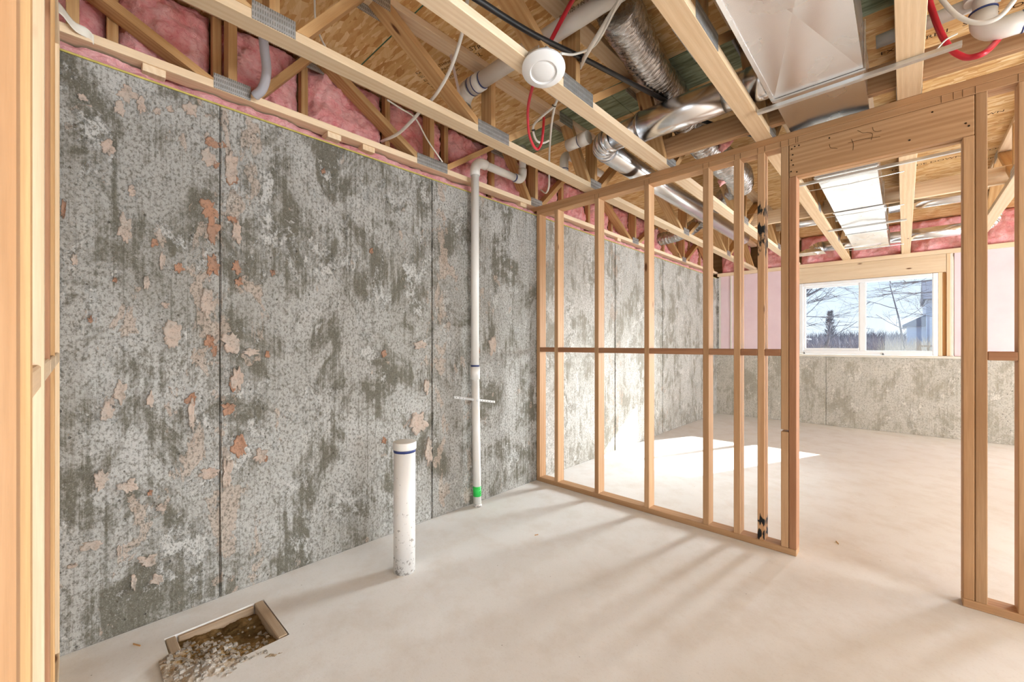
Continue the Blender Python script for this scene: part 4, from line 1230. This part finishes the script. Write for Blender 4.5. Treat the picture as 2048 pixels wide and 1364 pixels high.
for p, ax, lb in (((-1.485, 1.929, 2.622), (-0.5, 0.2, -0.4), 'black cable tie around the two white cables'), ((-1.69, 1.985, 2.572), (-0.3, 0.5, -0.6), 'black cable tie on the white cable loop')):
    tag(ring('cable_tie', p, ax, 0.0125, 0.005, BLACKR, None, 12), lb, 'cable tie')

# round white disc under the third truss
dsc = empty('ceiling_disc', (-1.155, 1.425, 2.43), 'round white ceiling disc with a raised ring under the third truss', 'ceiling fixture')
lathe('rim', [(0.055, 0.026), (0.088, 0.024), (0.0955, 0.014), (0.0955, 0.006), (0.090, 0.001), (0.078, -0.004), (0.064, -0.010), (0.0595, -0.011), (0.056, -0.007), (0.0545, -0.003)], (-1.155, 1.425, 2.436), (-0.17, 0.21, 0.96), DISC, dsc, 48)
lathe('centre', [(0.0545, -0.0030), (0.050, -0.0065), (0.035, -0.0105), (0.018, -0.0125), (0.002, -0.0130)], (-1.155, 1.425, 2.436), (-0.17, 0.21, 0.96), DISC, dsc, 48)
box('mount_box', (-1.186, 1.385, 2.468), (-1.105, 1.465, 2.505), PLATE, dsc, 0.003)
box('bracket', (-1.187, 1.36, 2.470), (-1.13, 1.366, 2.505), STEEL, dsc, 0.001)

# ================================================================ BOXED-OUT HOLE IN THE SLAB
hb = empty('floor_boxout', ((HX0 + HX1) / 2, (HY0 + HY1) / 2, -0.1), 'wooden box-out sunk in the slab, filled with soil and crumbled mortar', 'box-out')
board('form_board', (HX0 + 0.002, HY1 - 0.022, -0.045), (HX1 - 0.01, HY1 - 0.022, -0.045), 0.092, 0.036, (0, 0, 1), DUSTY, hb)
board('form_board', (HX0 + 0.002, HY0 + 0.020, -0.048), (HX0 + 0.13, HY0 + 0.022, -0.048), 0.092, 0.034, (0, 0, 1), DUSTY, hb)
board('form_board', (HX0 + 0.135, HY0 + 0.018, -0.055), (HX1 - 0.01, HY0 + 0.016, -0.050), 0.092, 0.034, (0, 0, 1), DUSTY, hb)
board('form_board', (HX0 + 0.010, HY0 + 0.045, -0.050), (HX0 + 0.010, HY1 - 0.045, -0.050), 0.088, 0.018, (0, 0, 1), DUSTY, hb)
def soil(u, v):
    x = HX0 + 0.018 + (HX1 + 0.085 - HX0) * u
    y = HY0 - 0.035 + (HY1 - HY0 + 0.015) * v
    n = fbm((x, y, 1.0), 9.0, 4) + 0.55 * fbm((x, y, 5.0), 34.0, 4) + 0.35 * abs(fbm((x, y, 8.0), 70.0, 3))
    fill = max(0.0, min(1.0, 1.25 * u + 1.15 * (1 - v) - 0.62))
    z = -0.040 + 0.044 * fill + 0.011 * n
    if x > HX1 - 0.02:
        k = (x - HX1 + 0.02) / 0.125
        z = min(z, 0.010 - 0.022 * k + 0.012 * n) if k > 0.25 else z
    if y < HY0:
        z = min(z, 0.006 + 0.014 * n)
    return (x, y, z)
tag(sheet('mortar_and_soil', soil, 110, 100, MORTAR, hb), kind='stuff')
rnd = random.Random(3)
cv, cf = [], []
for i in range(420):
    u, v = rnd.random(), rnd.random()
    x = HX0 + 0.05 + 0.36 * u; y = HY0 - 0.02 + 0.34 * v
    if u + (1 - v) < 0.75 and rnd.random() < 0.8:
        continue
    z = soil((x - HX0 - 0.018) / (HX1 + 0.085 - HX0), (y - HY0 + 0.035) / (HY1 - HY0 + 0.015))[2]
    s = rnd.uniform(0.003, 0.0105)
    b = len(cv)
    for dx, dy, dz in ((-1, -1, -0.5), (1, -1, -0.5), (1, 1, -0.5), (-1, 1, -0.5), (-0.7, -0.7, 0.7), (0.7, -0.6, 0.8), (0.6, 0.7, 0.6), (-0.7, 0.6, 0.8)):
        cv.append((x + s * dx * rnd.uniform(0.6, 1.3), y + s * dy * rnd.uniform(0.6, 1.3), max(z, -0.05) + s * dz * rnd.uniform(0.6, 1.2)))
    cf += [tuple(b + k for k in q) for q in ((3, 2, 1, 0), (4, 5, 6, 7), (0, 1, 5, 4), (1, 2, 6, 5), (2, 3, 7, 6), (3, 0, 4, 7))]
CRUMB = plain('pale_mortar_crumb', (0.44, 0.40, 0.35), 0.95, 0.1, 0.35, 40)
tag(mk('mortar_crumbs', cv, cf, CRUMB, hb), kind='stuff')
rnd = random.Random(11)
for i, (x, y, l, a) in enumerate(((-2.28, 0.18, 0.02, 0.5), (-1.72, 2.05, 0.012, 1.1), (-0.62, 3.0, 0.03, 0.2), (-1.3, 0.75, 0.01, 0.0), (-0.30, 3.25, 0.02, 2.0))):
    d = Vector((math.cos(a), math.sin(a), 0)) * l
    tag(board('wood_chip', Vector((x, y, 0.002)) - d, Vector((x, y, 0.002)) + d, 0.006, 0.003, (0, 0, 1), PINE_WEB, None, 0.0005),
        ('wood chip on the slab by the near wall corner', 'wood chip on the slab between stub pipe and stud wall', 'wood chip on the slab inside the doorway', 'small wood chip on the slab right of the stub pipe', 'wood chip on the slab beyond the doorway')[i], 'wood chip')

# ================================================================ OUTSIDE
gz = 0.93
ov = [(-60, YF + 0.25, gz), (1.42, YF + 0.25, gz), (1.42, 14, gz), (60, 14, gz), (60, 160, gz - 0.6), (-60, 160, gz - 0.6)]
tag(mk('ground', ov, [(0, 1, 2, 3, 4, 5)], GRASS), kind='structure')
tag(mk('patio', [(1.42, YF + 0.05, -0.03), (9, YF + 0.05, -0.03), (9, 14, -0.03), (1.42, 14, -0.03), (1.42, YF + 0.05, -0.15), (9, YF + 0.05, -0.15), (9, 14, -0.15), (1.42, 14, -0.15)], [(0, 1, 2, 3), (7, 6, 5, 4)], PLASTER), kind='structure')
dk = empty('sun_blocker', (3.7, 10.5, 2.5), kind='structure')  # unseen overhang, added to keep the sun out of the far fill opening
box('blocker_slab', (1.80, YF + 0.3, 2.52), (6.0, 13.2, 2.58), BLOCKERW, dk)
for x in (2.2, 5.6):
    box('blocker_post', (x - 0.06, 12.9, -0.03), (x + 0.06, 13.02, 2.52), BLOCKERW, dk)
tag(mk('side_yard', [(XR + 0.2, -12, -0.05), (20, -12, -0.05), (20, YF, -0.05), (XR + 0.2, YF, -0.05)], [(0, 1, 2, 3)], GRASS), kind='structure')
tag(mk('back_yard', [(-8, -14, -0.05), (XR + 0.2, -14, -0.05), (XR + 0.2, YB - 0.2, -0.05), (-8, YB - 0.2, -0.05)], [(0, 1, 2, 3)], GRASS), kind='structure')

def grow(p, d, L, r, depth, rnd, V, F, droop=0.0, kids=3):
    n = 4
    path = [Vector(p)]
    d = Vector(d).normalized()
    for i in range(n):
        d = (d + Vector((rnd.uniform(-.18, .18), rnd.uniform(-.18, .18), rnd.uniform(-.12, .12) - droop))).normalized()
        path.append(path[-1] + d * L / n)
    rr = [r * (1 - 0.45 * i / n) for i in range(n + 1)]
    vs, fs = tube_geo(path, rr, 5 if depth > 1 else 4, False)
    b = len(V)
    V += vs
    F += [tuple(b + k for k in f) for f in fs]
    if depth == 0:
        return
    for i in range(kids):
        t = rnd.uniform(0.35, 1.0)
        q = path[min(n, int(t * n))]
        ang = rnd.uniform(0, 6.28)
        sp = rnd.uniform(0.5, 1.0)
        e = Vector((math.cos(ang), math.sin(ang), 0))
        e = (e - d * e.dot(d)).normalized()
        grow(q, d * (1 - 0.35 * sp) + e * sp, L * rnd.uniform(0.55, 0.8), r * 0.52, depth - 1, rnd, V, F, droop, kids)

def tree(loc, trunk, L, r, seed, label, d=(0, 0, 1), depth=4, kids=3, limbs=()):
    rnd = random.Random(seed)
    t = empty('bare_tree', loc, label, 'tree', 'bare trees outside the window')
    V, F = [], []
    tp = Vector(loc) + Vector(d).normalized() * trunk
    tube('trunk', [loc, Vector(loc).lerp(tp, 0.5) + Vector((0.05, 0, 0)), tp], [r * 1.2, r * 0.8, r * 0.4], BARK, t, 8)
    for q, dd, l, rr in limbs:
        grow(Vector(loc) + Vector(q), dd, l, rr * 0.55, depth - 1, rnd, V, F, 0.0, kids)
    if not limbs:
        for i in range(4):
            a = i * 1.7 + seed
            grow(tp - Vector(d) * (0.25 * i), Vector((math.cos(a) * .7, math.sin(a) * .7, 0.8)), L, r * 0.6, depth - 1, rnd, V, F, 0.0, kids)
    mk('crown', V, F, BARK, t, smooth=True)
    return t
# right-hand tree close to the house, its low limbs crossing the right pane
tree((0.98, 17.0, gz), 7.0, 3.2, 0.07, 4, 'bare tree at the right edge of the right window pane', kids=4, limbs=[
    ((0, 0, 2.15), (-1, -0.1, -0.05), 1.3, 0.035), ((0, 0, 1.75), (-1, 0.0, 0.06), 1.5, 0.03), ((0, 0, 2.7), (-1, 0.1, 0.35), 1.3, 0.04), ((0, 0, 2.4), (-0.8, -0.1, 0.5), 1.3, 0.045), ((0, 0, 3.3), (-0.9, 0.1, -0.1), 1.6, 0.04), ((0, 0, 1.0), (-1, 0, 0.2), 0.8, 0.02)], depth=4)
tree((0.02, 22.0, gz - 0.05), 2.7, 1.5, 0.034, 9, 'slender bare tree in the middle of the right window pane', (-0.16, 0, 1), depth=4, limbs=[
    ((0, 0, 0.9), (-0.8, 0, 0.55), 1.1, 0.03), ((-0.1, 0, 1.3), (0.9, 0, 0.5), 1.0, 0.02), ((-0.2, 0, 1.7), (-0.9, 0.2, 0.25), 1.2, 0.03), ((-0.25, 0, 2.0), (0.8, -0.2, 0.5), 1.0, 0.025), ((-0.4, 0, 2.7), (-0.2, 0, 1), 1.2, 0.035), ((-0.35, 0, 2.4), (0.9, 0, 0.3), 1.2, 0.02)])
tree((-3.25, 17.0, gz), 6.0, 3.0, 0.12, 21, 'bare tree whose limbs fan across the left window pane', (-0.1, 0, 1), depth=4, kids=4, limbs=[
    ((0, 0, 0.9), (1, 0, 0.95), 1.8, 0.05), ((0, 0, 1.3), (1, 0.1, 0.8), 1.9, 0.05), ((0, 0, 1.7), (1, 0, 0.7), 1.7, 0.04), ((0, 0, 1.2), (1, -0.1, 0.15), 1.6, 0.035), ((0, 0, 2.2), (1, 0, 0.5), 1.5, 0.04), ((0, 0, 0.7), (1, 0, 0.12), 1.2, 0.02)])
tree((-2.35, 21.0, gz - 0.05), 1.2, 1.0, 0.05, 33, 'small forked bare tree low in the left window pane', (0.15, 0, 1), depth=3, limbs=[
    ((0, 0, 0.3), (0.5, 0, 0.9), 1.1, 0.03), ((0.02, 0, 0.4), (0.9, 0, 0.6), 1.3, 0.03)])
# narrow dense evergreen
sn = empty('narrow_evergreen', (-2.95, 28.5, gz - 0.1), 'narrow dark evergreen standing above the hedge in the left pane', 'tree')
V, F = [], []
rnd = random.Random(5)
for i in range(420):
    h = rnd.random() ** 0.8
    a = rnd.uniform(0, 6.28)
    wd = 0.23 * (1 - h) ** 0.5 + 0.07
    p = Vector((-2.95 + 0.02 * h + math.cos(a) * wd * rnd.random(), 28.5 + math.sin(a) * wd * rnd.random(), gz - 0.1 + 2.15 * h))
    d = Vector((math.cos(a) * 0.5, math.sin(a) * 0.5, 0.8)) * 0.16
    s = d.cross(Vector((0, 0, 1))).normalized() * 0.035
    b = len(V)
    V += [p - s, p + s, p + d, p + s.cross(d).normalized() * 0.03]
    F += [(b, b + 1, b + 2), (b, b + 2, b + 3), (b + 1, b + 3, b + 2)]
mk('foliage', V, F, BARK, sn)
tube('trunk', [(-2.95, 28.5, gz - 0.1), (-2.93, 28.5, gz + 1.9)], [0.06, 0.02], BARK, sn, 6)

# brush and far wood: uncountable twigs
def thicket(name, x0, x1, y0, y1, h0, h1, n, seed, label, mat=BRUSH, w=0.02):
    rnd = random.Random(seed)
    V, F = [], []
    for i in range(n):
        x, y = rnd.uniform(x0, x1), rnd.uniform(y0, y1)
        h = rnd.uniform(h0, h1) * (0.6 + 0.7 * abs(noise.noise(Vector((x * 0.8, seed, 0)))))
        dx, dy = rnd.uniform(-.6, .6) * h, rnd.uniform(-.4, .4) * h
        a = rnd.uniform(0, 3.14)
        s = Vector((math.cos(a), math.sin(a), 0)) * w
        s2 = Vector((-math.sin(a), math.cos(a), 0)) * w
        p = Vector((x, y, gz - 0.15))
        q = p + Vector((dx, dy, h))
        b = len(V)
        V += [p - s, p + s, p + s2, q]
        F += [(b, b + 1, b + 3), (b + 1, b + 2, b + 3), (b + 2, b, b + 3)]
    return tag(mk(name, V, F, mat), label, 'brush', kind='stuff')
thicket('brush', -7, 3, 15, 19, 0.25, 0.55, 2600, 1, 'pale tangled brush along the bottom of the window view', GRASS, 0.012)
thicket('brush', -8, 0, 24, 30, 0.7, 1.5, 2600, 2, 'grey tangled hedge behind the narrow evergreen')
thicket('brush', -0.6, 3.5, 19, 24, 0.5, 1.2, 1500, 3, 'pale bush below the slender tree in the right pane', GRASS, 0.012)
thicket('far_wood', -40, 30, 90, 110, 2.5, 4.5, 5000, 4, 'hazy far wood along the horizon', BARK, 0.12)

hs = empty('house', (2.9, 42, gz), 'pale blue house partly hidden at the right of the window', 'house')
box('wall', (1.15, 42, gz - 0.3), (9, 50, 4.4), SIDING, hs, 0.01)
box('wing', (0.15, 42.6, gz - 0.3), (1.15, 49, 2.75), SIDING, hs, 0.01)
mk('roof', [(1.0, 41.6, 4.4), (9.2, 41.6, 4.4), (9.2, 50.4, 4.4), (1.0, 50.4, 4.4), (1.0, 46, 6.2), (9.2, 46, 6.2)], [(0, 1, 5, 4), (2, 3, 4, 5), (0, 4, 3), (1, 2, 5), (0, 3, 2, 1)], ROOFM, hs)
mk('wing_roof', [(-0.1, 42.4, 2.6), (1.15, 42.4, 3.35), (1.15, 49, 3.35), (-0.1, 49, 2.6), (-0.1, 42.4, 2.5), (1.15, 42.4, 2.5), (1.15, 49, 2.5), (-0.1, 49, 2.5)], [(0, 1, 2, 3), (4, 7, 6, 5), (0, 4, 5, 1), (2, 6, 7, 3), (3, 7, 4, 0), (1, 5, 6, 2)], ROOFM, hs)
for x in (1.6, 3.2):
    wv = box('window', (x, 41.97, 2.9), (x + 0.7, 42.0, 3.9), VINYL, hs, 0.005)
    box('pane', (x + 0.06, 41.955, 2.96), (x + 0.64, 41.972, 3.84), ROOFM, wv, 0.002)
sh = empty('shed', (-6.2, 30, gz), 'dark shed roof at the left edge of the window view', 'shed')
mk('roof', [(-7.6, 29, 2.0), (-4.35, 29, 1.55), (-4.35, 33, 1.55), (-7.6, 33, 2.0), (-7.6, 29, 1.9), (-4.35, 29, 1.45), (-4.35, 33, 1.45), (-7.6, 33, 1.9)], [(0, 1, 2, 3), (4, 7, 6, 5), (0, 4, 5, 1), (2, 6, 7, 3), (3, 7, 4, 0), (1, 5, 6, 2)], ROOFM, sh)
box('wall', (-7.5, 29.2, gz - 0.2), (-4.5, 32.8, 1.45), ROOFM, sh, 0.01)
